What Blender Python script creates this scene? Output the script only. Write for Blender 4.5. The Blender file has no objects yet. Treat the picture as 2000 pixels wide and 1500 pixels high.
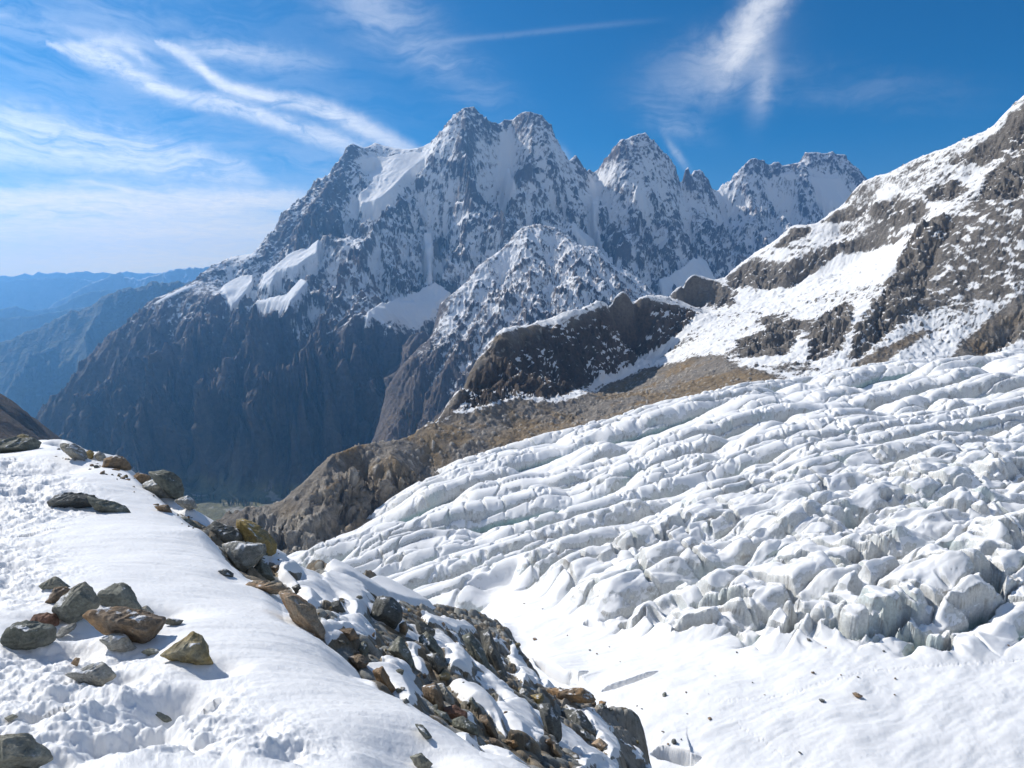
import bpy, math, random, time
import numpy as np
T0 = time.time()
R = math.radians
F, CX, CY, TH = 1333.0, 1000.0, 750.0, math.radians(7.7)   # lens of the photograph (2000 x 1500), camera at the origin, tilted down
CT, ST = math.cos(TH), math.sin(TH)
SUN_AZ, SUN_EL = -58.0, 38.0          # degrees, azimuth from the view direction (+Y), minus = left
scene = bpy.context.scene
COL = scene.collection

# ------------------------------------------------------------------ helpers
def rays(px, py):
    px = np.asarray(px, float); py = np.asarray(py, float)
    u = (px - CX) / F; v = (CY - py) / F
    den = CT + v * ST
    return u / den, (-ST + v * CT) / den           # X/Y and Z/Y
def P(px, py, Y):
    a, b = rays(px, py)
    return np.stack([a * Y, np.asarray(Y, float) * np.ones_like(a), b * Y], -1)
def pts(lst):
    a = np.array(lst, float)
    return P(a[:, 0], a[:, 1], a[:, 2])
def dense(lst, step):
    a = np.array(lst, float); out = []
    for p, q in zip(a[:-1], a[1:]):
        n = max(1, int(np.hypot(*(q - p)[:2]) / step))
        for i in range(n): out.append(p + (q - p) * i / n)
    out.append(a[-1]); return np.array(out)

_rs = np.random.RandomState(7)
_perm = np.concatenate([_rs.permutation(512)] * 3).astype(np.int32)
_g = _rs.normal(size=(512, 3)); _g /= np.linalg.norm(_g, axis=1)[:, None]; _g = _g.astype(np.float32)
from concurrent.futures import ThreadPoolExecutor
_pool = ThreadPoolExecutor(4)
def chunks(fn, n, size):
    list(_pool.map(fn, [slice(i, min(n, i + size)) for i in range(0, n, size)]))
def perlin(p):
    p = np.asarray(p, np.float32); sh = p.shape[:-1]; p = p.reshape(-1, 3)
    out = np.empty(len(p), np.float32)
    def part(sl):
        q = p[sl]; i = np.floor(q).astype(np.int32); f = q - i; i &= 511
        w = f * f * f * (f * (f * 6 - 15) + 10); tot = 0
        for dx in (0, 1):
            hx = _perm[i[:, 0] + dx]; wx = w[:, 0] if dx else 1 - w[:, 0]
            for dy in (0, 1):
                hy = _perm[hx + i[:, 1] + dy]; wy = wx * (w[:, 1] if dy else 1 - w[:, 1])
                for dz in (0, 1):
                    g = _g[_perm[hy + i[:, 2] + dz]]
                    d = g[:, 0] * (f[:, 0] - dx) + g[:, 1] * (f[:, 1] - dy) + g[:, 2] * (f[:, 2] - dz)
                    tot = tot + d * wy * (w[:, 2] if dz else 1 - w[:, 2])
        out[sl] = tot
    chunks(part, len(p), 65536)
    return (out * 1.6).reshape(sh)
def fbm(p, octv=4, gain=.5, seed=0):
    t = 0; a = 1.0; n = 0; p = np.asarray(p, np.float32) + seed * 17.31
    for k in range(octv):
        t = t + a * perlin(p); n += a; a *= gain; p = p * 2.03 + 11.7
    return t / n
def ridged(p, octv=4, gain=.5, seed=0):
    t = 0; a = 1.0; n = 0; w = 1; p = np.asarray(p, np.float32) + seed * 17.31
    for k in range(octv):
        r = 1 - np.abs(perlin(p)) * 1.6; r = np.clip(r, 0, 1) ** 2 * w
        t = t + a * r; n += a; a *= gain; w = np.clip(r * 1.6, 0, 1); p = p * 2.07 + 5.3
    return t / n
def cells(p, seed=0):
    """distance to nearest and second nearest feature point (2-D or 3-D cells)"""
    p = np.asarray(p, np.float32); sh = p.shape[:-1]; p = p.reshape(-1, p.shape[-1])
    F1 = np.empty(len(p), np.float32); F2 = F1.copy(); ID = np.empty(len(p), np.int32)
    rnd = np.random.RandomState(seed + 3).rand(512, 2).astype(np.float32)
    def part(sl):
        q = p[sl]; i = np.floor(q).astype(np.int32)
        f1 = np.full(len(q), 9, np.float32); f2 = f1.copy(); idd = np.zeros(len(q), np.int32)
        for dx in (-1, 0, 1):
            for dy in (-1, 0, 1):
                cx = i[:, 0] + dx; cy = i[:, 1] + dy
                h = _perm[_perm[cx & 511] + (cy & 511)]
                d = np.hypot(q[:, 0] - cx - rnd[h, 0], q[:, 1] - cy - rnd[h, 1])
                m = d < f1
                f2 = np.where(m, f1, np.minimum(f2, d)); idd = np.where(m, h, idd); f1 = np.where(m, d, f1)
        F1[sl] = f1; F2[sl] = f2; ID[sl] = idd
    chunks(part, len(p), 65536)
    return F1.reshape(sh), F2.reshape(sh), ID.reshape(sh)
def sstep(a, b, x):
    t = np.clip((x - a) / (b - a), 0, 1); return t * t * (3 - 2 * t)

def rbf_fit(c, val, eps=0.0, lam=0.0, mind=0.0):
    c = np.asarray(c, float); val = np.asarray(val, float)
    if mind:                                              # earlier points win over later ones that lie almost on top of them
        keep = []
        for i in range(len(c)):
            if not keep or np.min(((c[keep] - c[i]) ** 2).sum(1)) > mind * mind: keep.append(i)
        c = c[keep]; val = val[keep]
    n = len(c)
    K = np.sqrt(((c[:, None] - c[None]) ** 2).sum(-1) + eps * eps)
    A = np.zeros((n + 3, n + 3)); A[:n, :n] = K - lam * np.eye(n)
    A[:n, n] = 1; A[:n, n + 1:] = c; A[n, :n] = 1; A[n + 1:, :n] = c.T
    b = np.zeros(n + 3); b[:n] = val
    w = np.linalg.lstsq(A, b, rcond=None)[0]
    def ev(q):
        q = np.asarray(q, float); sh = q.shape[:-1]; q = q.reshape(-1, 2); out = np.empty(len(q))
        c32 = c.astype(np.float32); w32 = w[:n].astype(np.float32)
        def part(sl):
            k = q[sl]; k32 = k.astype(np.float32)
            d2 = (k32[:, 0:1] - c32[:, 0]) ** 2 + (k32[:, 1:2] - c32[:, 1]) ** 2
            out[sl] = np.sqrt(d2 + np.float32(eps * eps)) @ w32 + w[n] + k @ w[n + 1:]
        chunks(part, len(q), 8192)
        return out.reshape(sh)
    return ev

class Field:
    """a height field over the ground plan, sampled on bearings and distances"""
    def __init__(s, u0, u1, nu, Ys):
        s.us = np.linspace(u0, u1, nu); s.Ys = np.asarray(Ys, float)
        s.U, s.Y = np.meshgrid(s.us, s.Ys, indexing='ij'); s.X = s.U * s.Y
        s.XY = np.stack([s.X, s.Y], -1); s.Z = np.zeros_like(s.X); s.D = None
    def pos(s): return np.stack([s.X, s.Y, s.Z], -1)
    def at(s, x, y, arr=None):
        arr = s.Z if arr is None else arr
        x = np.asarray(x, float); y = np.asarray(y, float)
        fu = np.clip((x / y - s.us[0]) / (s.us[1] - s.us[0]), 0, len(s.us) - 1.001)
        fy = np.clip(np.interp(y, s.Ys, np.arange(len(s.Ys))), 0, len(s.Ys) - 1.001)
        i = fu.astype(int); j = fy.astype(int); a = fu - i; b = fy - j
        return (arr[i, j] * (1 - a) * (1 - b) + arr[i + 1, j] * a * (1 - b) + arr[i, j + 1] * (1 - a) * b + arr[i + 1, j + 1] * a * b)
    def hit(s, px, py):
        for k in range(60):
            a, b = rays(px, py + k * 2)
            Y = np.exp(np.linspace(math.log(s.Ys[0]), math.log(s.Ys[-1]), 3000))
            m = np.nonzero(s.at(a * Y, Y) >= b * Y)[0]
            if len(m): break
        else: return None
        y = Y[m[0]]; return np.array([a * y, y, float(s.at(a * y, y))])
    def poly(s, lst, step=12):
        d = dense(list(lst) + [lst[0]], step)
        h = [s.hit(p[0], p[1]) for p in d]
        return np.array([q[:2] for q in h if q is not None])

def inside(poly, XY, soft):
    """soft mask of a plan-view polygon: >0 inside, distance in metres / soft"""
    x = XY[..., 0]; y = XY[..., 1]
    lo = poly.min(0) - 3 * soft; hi = poly.max(0) + 3 * soft
    out = np.full(x.shape, -3.0)
    m = (x > lo[0]) & (x < hi[0]) & (y > lo[1]) & (y < hi[1])
    xs = x[m]; ys = y[m]; c = np.zeros(len(xs), bool); d = np.full(len(xs), 1e9)
    for (ax, ay), (bx, by) in zip(poly, np.roll(poly, -1, 0)):
        t = ((ay > ys) != (by > ys)); k = (bx - ax) * (ys - ay) / (by - ay + 1e-12) + ax
        c ^= t & (xs < k)
        L2 = (bx - ax) ** 2 + (by - ay) ** 2 + 1e-9
        t = np.clip(((xs - ax) * (bx - ax) + (ys - ay) * (by - ay)) / L2, 0, 1)
        d = np.minimum(d, np.hypot(xs - ax - t * (bx - ax), ys - ay - t * (by - ay)))
    out[m] = np.clip(np.where(c, d, -d) / soft, -3, 3)
    return out
def linedist(line, XY):
    d = np.full(XY.shape[:-1], 1e9); x = XY[..., 0]; y = XY[..., 1]; tt = np.zeros_like(d); side = np.zeros_like(d)
    n = len(line) - 1
    for k in range(n):
        ax, ay = line[k][:2]; bx, by = line[k + 1][:2]
        L2 = (bx - ax) ** 2 + (by - ay) ** 2 + 1e-9
        t = np.clip(((x - ax) * (bx - ax) + (y - ay) * (by - ay)) / L2, 0, 1)
        e = np.hypot(x - ax - t * (bx - ax), y - ay - t * (by - ay))
        m = e < d; d = np.where(m, e, d); tt = np.where(m, (k + t) / n, tt)
        side = np.where(m, (bx - ax) * (y - ay) - (by - ay) * (x - ax), side)
    return d, tt, side

def normals(Pg):
    du = np.gradient(Pg, axis=0); dv = np.gradient(Pg, axis=1)
    n = np.cross(du, dv); n /= np.linalg.norm(n, axis=-1)[..., None] + 1e-12
    return np.where(n[..., 2:3] < 0, -n, n)
def blur(a, k, it=2):
    for _ in range(it):
        for ax in (0, 1):
            b = np.pad(a, [(k, k) if i == ax else (0, 0) for i in range(a.ndim)], mode='edge')
            c = np.cumsum(b, axis=ax); c = np.concatenate([np.zeros_like(np.take(c, [0], axis=ax)), c], axis=ax)
            n = a.shape[ax]; w = 2 * k + 1
            a = (np.take(c, range(w, w + n), axis=ax) - np.take(c, range(0, n), axis=ax)) / w
    return a

def gullies(XY, gx, gy, *a, **k):
    out = np.empty(gx.shape, np.float32)
    def part(sl): out[sl] = gullies_(XY[sl], gx[sl], gy[sl], *a, **k)
    chunks(part, len(gx), 64); return out
def gullies_(XY, gx, gy, wave, octv, amp, gain=.5, seed=0, branch=.9, sharp=.75):
    """branching ribs and gullies that run down the slope (gx, gy), finer ones feeding into coarser ones"""
    x = (XY[..., 0] / wave).astype(np.float32); y = (XY[..., 1] / wave).astype(np.float32)
    gx = gx.astype(np.float32); gy = gy.astype(np.float32); h = np.zeros_like(x); hx = np.zeros_like(x); hy = np.zeros_like(x)
    rnd = np.random.RandomState(seed + 11).rand(512, 2).astype(np.float32); a = 1.0; f = 1.0
    for k in range(octv):
        tx = gx + hx * branch; ty = gy + hy * branch; L = np.sqrt(tx * tx + ty * ty) + 1e-4
        sx = -ty / L * 1.15; sy = tx / L * 1.15                       # across the slope
        X = x * f + 37.7 * k; Y = y * f + 11.3 * k; ix = np.floor(X).astype(np.int32); iy = np.floor(Y).astype(np.int32)
        va = np.zeros_like(x); dv = np.zeros_like(x); wt = np.zeros_like(x) + 1e-6
        for i in (-1, 0, 1):
            for j in (-1, 0, 1):
                hh = _perm[_perm[(ix + i) & 511] + ((iy + j) & 511)]
                px = X - (ix + i) - rnd[hh, 0]; py = Y - (iy + j) - rnd[hh, 1]
                w = np.exp(-(px * px + py * py) * 2.2); m = (px * sx + py * sy) * math.pi
                sn = np.sin(m); va += w * (1 - 2 * (sharp * np.abs(sn) + (1 - sharp) * sn * sn)); dv += w * (-2 * np.cos(m) * np.sign(sn)) ; wt += w
        va /= wt; dv /= wt
        h += a * va; hx += a * dv * sx * 1.2; hy += a * dv * sy * 1.2; a *= gain; f *= 2.03
    return h * amp
def set_attrs(me, attrs):
    for k, v in attrs.items():
        v = np.asarray(v, np.float32)
        if v.size == len(me.vertices):
            a = me.attributes.new(k, 'FLOAT', 'POINT'); a.data.foreach_set('value', v.ravel())
        else:
            v = v.reshape(-1, 3); v = np.concatenate([v, np.ones((len(v), 1), np.float32)], 1)
            a = me.attributes.new(k, 'FLOAT_COLOR', 'POINT'); a.data.foreach_set('color', v.ravel())
def raw_mesh(name, V, faces, mat, attrs=None, smooth=True):
    """faces: (n,3) or (n,4) index array"""
    me = bpy.data.meshes.new(name); V = np.ascontiguousarray(V, np.float32).reshape(-1, 3)
    faces = np.ascontiguousarray(faces, np.int32); n, k = faces.shape
    me.vertices.add(len(V)); me.vertices.foreach_set('co', V.ravel())
    me.loops.add(n * k); me.loops.foreach_set('vertex_index', faces.ravel())
    me.polygons.add(n); me.polygons.foreach_set('loop_start', np.arange(0, n * k, k, dtype=np.int32))
    me.polygons.foreach_set('loop_total', np.full(n, k, np.int32))
    me.polygons.foreach_set('use_smooth', np.full(n, smooth, bool))
    me.update(calc_edges=True)
    if attrs: set_attrs(me, attrs)
    if mat: me.materials.append(mat)
    return me
def link(name, me, parent=None, **props):
    o = bpy.data.objects.new(name, me); COL.objects.link(o)
    if parent: o.parent = parent
    for k, v in props.items(): o[k] = v
    return o
def grid_obj(name, Pg, mat, attrs=None, **props):
    nu, nv = Pg.shape[:2]; i = np.arange(nu * nv).reshape(nu, nv)
    f = np.stack([i[:-1, :-1], i[1:, :-1], i[1:, 1:], i[:-1, 1:]], -1).reshape(-1, 4)
    return link(name, raw_mesh(name, Pg, f, mat, attrs), **props)
def log(*a): print('[%.1fs]' % (time.time() - T0), *a, flush=True)

# ------------------------------------------------------------------ node helpers
class NB:
    def __init__(s, tree): s.t = tree; s.n = tree.nodes; s.l = tree.links
    def put(s, sock, v):
        if v is None: return
        if hasattr(v, 'is_linked') or isinstance(v, bpy.types.NodeSocket): s.l.new(v, sock)
        else: sock.default_value = v
    def m(s, op, a=None, b=None, c=None, clamp=False):
        n = s.n.new('ShaderNodeMath'); n.operation = op; n.use_clamp = clamp
        for i, v in enumerate((a, b, c)): s.put(n.inputs[i], v)
        return n.outputs[0]
    def noise(s, vec, scale, detail=4, rough=.5, dist=0, dim='3D', out=0):
        n = s.n.new('ShaderNodeTexNoise'); n.noise_dimensions = dim
        s.put(n.inputs['Vector'], vec); s.put(n.inputs['Scale'], scale); s.put(n.inputs['Detail'], detail)
        s.put(n.inputs['Roughness'], rough); s.put(n.inputs['Distortion'], dist)
        return n.outputs[out]
    def voro(s, vec, scale, feature='F1', out=0, rnd=1):
        n = s.n.new('ShaderNodeTexVoronoi'); n.feature = feature
        s.put(n.inputs['Vector'], vec); s.put(n.inputs['Scale'], scale); s.put(n.inputs['Randomness'], rnd)
        return n.outputs[out]
    def mr(s, v, a, b, c=0., d=1., smooth=False):
        n = s.n.new('ShaderNodeMapRange'); n.interpolation_type = 'SMOOTHSTEP' if smooth else 'LINEAR'
        for i, x in enumerate((v, a, b, c, d)): s.put(n.inputs[i], x)
        return n.outputs[0]
    def mix(s, f, a, b, mode='MIX'):
        n = s.n.new('ShaderNodeMix'); n.data_type = 'RGBA'; n.blend_type = mode
        s.put(n.inputs[0], f); s.put(n.inputs[6], a); s.put(n.inputs[7], b); return n.outputs[2]
    def ramp(s, v, stops):
        n = s.n.new('ShaderNodeValToRGB'); e = n.color_ramp.elements
        while len(e) < len(stops): e.new(.5)
        for k, (p, c) in zip(e, stops): k.position = p; k.color = (*c, 1)
        s.put(n.inputs[0], v); return n.outputs[0]
    def curve(s, v, xs, ys):
        """float curve through (xs, ys), both inside 0..1"""
        n = s.n.new('ShaderNodeFloatCurve'); c = n.mapping.curves[0]; n.mapping.use_clip = False
        while len(c.points) < len(xs): c.points.new(.5, .5)
        for p, x, y in zip(c.points, xs, ys): p.location = (x, y); p.handle_type = 'AUTO'
        n.mapping.update(); s.put(n.inputs['Value'], v); return n.outputs[0]
    def attr(s, name, out=2):
        n = s.n.new('ShaderNodeAttribute'); n.attribute_name = name; return n.outputs[out]
    def pos(s): return s.n.new('ShaderNodeNewGeometry').outputs['Position']
    def obj(s): return s.n.new('ShaderNodeTexCoord').outputs['Object']
    def bump(s, h, strength, dist):
        n = s.n.new('ShaderNodeBump'); s.put(n.inputs['Strength'], strength); s.put(n.inputs['Distance'], dist)
        s.put(n.inputs['Height'], h); return n.outputs[0]
    def sxyz(s, v):
        n = s.n.new('ShaderNodeSeparateXYZ'); s.put(n.inputs[0], v); return n.outputs
    def cxyz(s, x, y, z):
        n = s.n.new('ShaderNodeCombineXYZ')
        for i, v in enumerate((x, y, z)): s.put(n.inputs[i], v)
        return n.outputs[0]
    def vm(s, op, a, b=None, scale=None):
        n = s.n.new('ShaderNodeVectorMath'); n.operation = op; s.put(n.inputs[0], a)
        if b is not None: s.put(n.inputs[1], b)
        if scale is not None: s.put(n.inputs['Scale'], scale)
        return n.outputs[0]
def new_mat(name):
    m = bpy.data.materials.new(name); m.use_nodes = True; m.node_tree.nodes.clear()
    b = NB(m.node_tree); o = b.n.new('ShaderNodeOutputMaterial')
    p = b.n.new('ShaderNodeBsdfPrincipled'); b.l.new(p.outputs[0], o.inputs[0])
    p.inputs['Specular IOR Level'].default_value = .25
    return m, b, p

SNOW = (.80, .80, .795, 1)
def terrain_mat(name, unit, sharp=.25, edge=.5, bump=.6, snowbump=.25, snow=SNOW):
    """rock colour from the mesh, snow cover from the mesh broken up by noise; unit = size of the finest grain in metres"""
    m, b, p = new_mat(name); pos = b.pos()
    n1 = b.noise(pos, 1 / (unit * 6), 6, .65); n2 = b.noise(pos, 1 / (unit * 2.2), 3, .6)
    s = b.attr('snow'); nn = b.m('ADD', b.m('MULTIPLY', b.m('SUBTRACT', n1, .5), edge * 2), b.m('MULTIPLY', b.m('SUBTRACT', n2, .5), edge))
    cov = b.mr(b.m('ADD', s, nn), .5 - sharp, .5 + sharp, smooth=True)
    v = b.mr(n1, .25, .75, .62, 1.38)
    rock = b.mix(1, b.attr('col', 0), b.cxyz(v, v, v), 'MULTIPLY')
    b.put(p.inputs['Base Color'], b.mix(cov, rock, snow))
    b.put(p.inputs['Roughness'], .85)
    h = b.m('ADD', n1, b.m('MULTIPLY', n2, .4))
    st = b.mr(cov, 0, 1, bump, snowbump)
    b.put(p.inputs['Normal'], b.bump(h, st, unit * 5))
    return m
# ------------------------------------------------------------------ camera, sun, sky
cam = bpy.data.cameras.new('camera'); cam.sensor_width = 36; cam.lens = F / 2000 * 36
cam.clip_start = .05; cam.clip_end = 300000
co = bpy.data.objects.new('camera', cam); COL.objects.link(co); co.rotation_euler = (R(90) - TH, 0, 0); scene.camera = co
sl = bpy.data.lights.new('sun', 'SUN'); sl.energy = 4.7; sl.angle = R(.53); sl.color = (1, .95, .875)
so = bpy.data.objects.new('sun', sl); COL.objects.link(so); so.location = (-50, 30, 60)
so.rotation_euler = (R(90 - SUN_EL), 0, R(180 - SUN_AZ) )
w = bpy.data.worlds.new('World'); scene.world = w; w.use_nodes = True; w.node_tree.nodes.clear()
b = NB(w.node_tree); wo = b.n.new('ShaderNodeOutputWorld'); bg = b.n.new('ShaderNodeBackground'); b.l.new(bg.outputs[0], wo.inputs[0])
sky = b.n.new('ShaderNodeTexSky'); sky.sky_type = 'NISHITA'; sky.sun_disc = False
sky.sun_elevation = R(SUN_EL); sky.sun_rotation = R(SUN_AZ); sky.altitude = 2500; sky.air_density = 1.0; sky.dust_density = .15; sky.ozone_density = 1.5
hs = b.n.new('ShaderNodeHueSaturation'); hs.inputs['Saturation'].default_value = 1.6; hs.inputs['Value'].default_value = .74; b.l.new(sky.outputs[0], hs.inputs['Color'])
d = b.n.new('ShaderNodeTexCoord').outputs['Generated']; x, y, z = b.sxyz(d)
az = b.m('MULTIPLY', b.m('ARCTAN2', x, y), 180 / math.pi)               # bearing from the view axis, degrees
el = b.m('MULTIPLY', b.m('ARCSINE', z), 180 / math.pi)
def ae(px, py):
    a, c = rays(px, py); return math.degrees(math.atan(a)), math.degrees(math.atan2(c, math.hypot(1, a)))
den = b.m('ADD', b.m('MAXIMUM', z, 0.0), .06)
cp = b.cxyz(b.m('DIVIDE', x, den), b.m('DIVIDE', y, den), 0)             # the cirrus sheet seen in perspective
wisp = b.noise(cp, 1.3, 7, .62, 1.2); fine_ = b.noise(cp, 7, 6, .68, .8)
def rot(vec, ang, sx, sy):
    n = b.n.new('ShaderNodeMapping'); n.inputs['Rotation'].default_value = (0, 0, R(ang)); n.inputs['Scale'].default_value = (sx, sy, 1)
    b.l.new(vec, n.inputs['Vector']); return n.outputs[0]
aev = b.cxyz(az, el, 0)
aew = b.vm('ADD', aev, b.vm('SCALE', b.vm('SUBTRACT', b.noise(aev, .12, 3, .5, out=1), (.5, .5, .5)), scale=5.))
def fibre(ang, s1, s2, det=6, rough=.6): return b.noise(rot(aew, ang, s1, s2), 1, det, rough, .4)
fA = fibre(22, .09, 1.1); fB = fibre(-6, .05, .9); fC = fibre(-28, .12, .85); fD = b.noise(aev, .9, 7, .62, .6); fE = fibre(10, .14, .6, 7, .66)
def streak(line, wid, stren, fib, soft=1.0, lo=.30, hi=.62, pw=2.0):
    """cloud along a line of (px, py) with half widths (degrees) and strengths per point"""
    q = np.array([ae(*p) for p in line]); a0, a1 = q[0, 0], q[-1, 0]
    e0, e1 = q[:, 1].min() - 1, q[:, 1].max() + 1
    t = b.mr(az, a0, a1); xs = (q[:, 0] - a0) / (a1 - a0)
    c = b.m('ADD', b.m('MULTIPLY', b.curve(t, xs, (q[:, 1] - e0) / (e1 - e0)), e1 - e0), e0)
    wd = b.m('MULTIPLY', b.curve(t, xs, np.array(wid) / 5.), 5.)
    sg = b.curve(t, xs, stren)
    off = b.m('MULTIPLY', b.m('SUBTRACT', fD, .5), 1.2 * soft)
    dd = b.m('DIVIDE', b.m('ABSOLUTE', b.m('ADD', b.m('SUBTRACT', el, c), off)), b.m('MAXIMUM', wd, .05))
    g = b.m('EXPONENT', b.m('MULTIPLY', b.m('POWER', dd, pw), -1.0))
    return b.m('MULTIPLY', b.m('MULTIPLY', g, b.m('MAXIMUM', sg, 0)), b.mr(fib, lo, hi, .2, 1.0, True))
def blob(px, py, ra, re, ang, amp, fib, lo=.3, hi=.65, pw=1.0, rag=2.0):
    a, e = ae(px, py); ca, sa = math.cos(R(ang)), math.sin(R(ang))
    da = b.m('SUBTRACT', az, a); de = b.m('SUBTRACT', el, e)
    off = b.m('MULTIPLY', b.m('SUBTRACT', fD, .5), rag)
    p_ = b.m('ADD', b.m('ADD', b.m('MULTIPLY', da, ca / ra), b.m('MULTIPLY', de, sa / ra)), b.m('DIVIDE', off, ra))
    q_ = b.m('ADD', b.m('ADD', b.m('MULTIPLY', da, -sa / re), b.m('MULTIPLY', de, ca / re)), b.m('DIVIDE', off, re))
    r2 = b.m('ADD', b.m('MULTIPLY', p_, p_), b.m('MULTIPLY', q_, q_))
    g = b.m('EXPONENT', b.m('MULTIPLY', b.m('POWER', r2, pw), -1.0))
    return b.m('MULTIPLY', b.m('MULTIPLY', g, amp), b.mr(fib, lo, hi, .1, 1.0, True))
C = []
C.append(streak([(88, 84), (115, 92), (150, 100), (200, 114), (270, 150), (350, 188), (450, 206), (560, 243), (640, 270), (735, 305)], [.10, .30, .55, .75, .65, .55, .60, .70, .8, .8], [.0, .75, .9, .95, .95, .9, .85, .8, .8, .0], fE, .6, .26, .54, 2.4))
C.append(streak([(300, 80), (330, 92), (380, 120), (430, 163), (500, 185), (600, 205), (680, 235), (745, 268), (840, 312)], [.1, .35, .55, .5, .5, .6, .75, .8, .5], [.0, .7, .9, .95, .9, .85, .85, .8, .0], fE, .55, .26, .54, 2.4))
C.append(streak([(150, 92), (230, 84), (265, 100), (290, 125), (330, 140)], [.2, .45, .5, .5, .3], [.0, .75, .65, .4, .0], fE, .6, .2, .55))
C.append(streak([(350, 92), (430, 100), (520, 112), (600, 122), (690, 128)], [.4, .6, .7, .6, .4], [.2, .45, .4, .25, .0], fB, .8))
C.append(streak([(-60, 250), (60, 255), (150, 270), (260, 290), (360, 308), (440, 325), (530, 345)], [1.7, 1.5, 1.3, 1.1, 1.0, .8, .4], [.85, .9, .9, .9, .85, .65, .0], fA, 1.2, .30, .60))
C.append(streak([(-60, 300), (100, 305), (250, 320), (400, 335), (560, 365)], [.8, .9, .8, .9, .5], [.6, .75, .75, .6, .0], fA, 1.0, .3, .6))
C.append(streak([(-100, 405), (100, 400), (300, 398), (480, 396), (580, 392), (660, 395)], [1.5, 1.6, 1.5, 1.1, .9, .6], [.9, .95, .95, .9, .7, .0], fB, .9, .24, .52))
C.append(streak([(-100, 470), (100, 468), (300, 465), (480, 460), (640, 450), (800, 445)], [2.5, 2.5, 2.3, 2.0, 1.4, .8], [1., 1., 1., .95, .8, .0], fB, .5, .10, .42))
C.append(streak([(-100, 520), (200, 515), (480, 505), (700, 500)], [1.3, 1.3, 1.1, .8], [.8, .8, .75, .0], fB, .3, .1, .4))
C.append(streak([(120, 352), (200, 360), (260, 375), (330, 388)], [.10, .16, .14, .10], [.0, .6, .55, .0], fD, .2, .1, .4))
C.append(blob(60, 45, 10, 3.2, 5, .08, fC)); C.append(blob(330, 65, 14, 2.6, 2, .09, fC)); C.append(blob(110, 165, 11, 4.5, -25, .14, fC)); C.append(blob(330, 200, 9, 3.5, -30, .15, fC))
C.append(blob(560, 165, 9, 2.2, -12, .12, fB)); C.append(blob(730, 15, 5, 2.2, -25, .36, fC, rag=1.2)); C.append(blob(870, 130, 5.5, 1.7, -32, .26, fB, rag=1.2)); C.append(blob(640, 330, 8, 2.2, -12, .25, fB))
C.append(streak([(760, 100), (880, 80), (1000, 68), (1150, 52), (1320, 36)], [.3, .22, .2, .2, .2], [.0, .11, .10, .08, .0], fD, .15, .1, .5))
C.append(blob(1458, 72, 2.6, 1.15, 58, .80, fE, .2, .5, rag=1.6)); C.append(blob(1500, 5, 2.8, .95, 38, .60, fE, .2, .55, rag=1.6)); C.append(blob(1430, 105, 2.3, 1.0, 25, .40, fE, .2, .55, rag=1.6))
C.append(blob(1370, 125, 4.4, 1.7, 14, .26, fB, .25, .6)); C.append(blob(1490, 165, 2.0, .8, 82, .42, fE, .2, .55, rag=1.0)); C.append(blob(1400, 175, 3.6, 1.3, 10, .16, fB, .25, .6))
C.append(blob(1320, 240, 2.4, .9, -25, .24, fB, rag=1.2)); C.append(blob(1322, 300, 1.3, .28, -55, .34, fD, .2, .5, rag=.6)); C.append(blob(1640, 170, 7, 1.2, -12, .12, fB)); C.append(blob(1103, 308, .9, .4, -60, .3, fD, .2, .5, rag=.5))
tot = C[0]
for c in C[1:]: tot = b.m('SUBTRACT', b.m('ADD', tot, c), b.m('MULTIPLY', tot, c))
rear = b.m('MULTIPLY', b.mr(b.m('ABSOLUTE', az), 62, 105, 0, .30, True), b.mr(wisp, .3, .6, .5, 1.0))      # unseen bright cloud added behind the viewer as fill for camera-facing sides
tot = b.m('SUBTRACT', b.m('ADD', tot, rear), b.m('MULTIPLY', tot, rear))
cov = b.m('MULTIPLY', tot, b.m('MULTIPLY', b.mr(wisp, .2, .6, .82, 1.0), b.mr(fine_, .3, .6, .72, 1.0)), clamp=True)
ccol = b.mix(b.mr(el, 1, 9), (15.2, 10.6, 3.6, 1), (8.8, 8.8, 8.9, 1))
skyc = b.mix(cov, hs.outputs[0], ccol)
b.put(bg.inputs['Color'], skyc); bg.inputs['Strength'].default_value = .11
# the air: one even volume round everything that stands on the ground
def haze(density):
    x0, x1, y0, y1, z0, z1 = -13000, 10000, -1500, 14600, -1560, 1040
    V = np.array([(x, y, z) for x in (x0, x1) for y in (y0, y1) for z in (z0, z1)], float)
    f = np.array([(0, 1, 3, 2), (4, 6, 7, 5), (0, 4, 5, 1), (2, 3, 7, 6), (0, 2, 6, 4), (1, 5, 7, 3)])
    m = bpy.data.materials.new('haze'); m.use_nodes = True; n = m.node_tree.nodes; n.clear()
    o = n.new('ShaderNodeOutputMaterial'); v = n.new('ShaderNodeVolumePrincipled')
    v.inputs['Color'].default_value = (.20, .52, 1, 1); v.inputs['Density'].default_value = density; v.inputs['Anisotropy'].default_value = .5
    m.node_tree.links.new(v.outputs[0], o.inputs['Volume'])
    link('haze', raw_mesh('haze', V, f, m, smooth=False), kind='stuff', label='thin blue mountain air over the whole valley')
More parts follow.
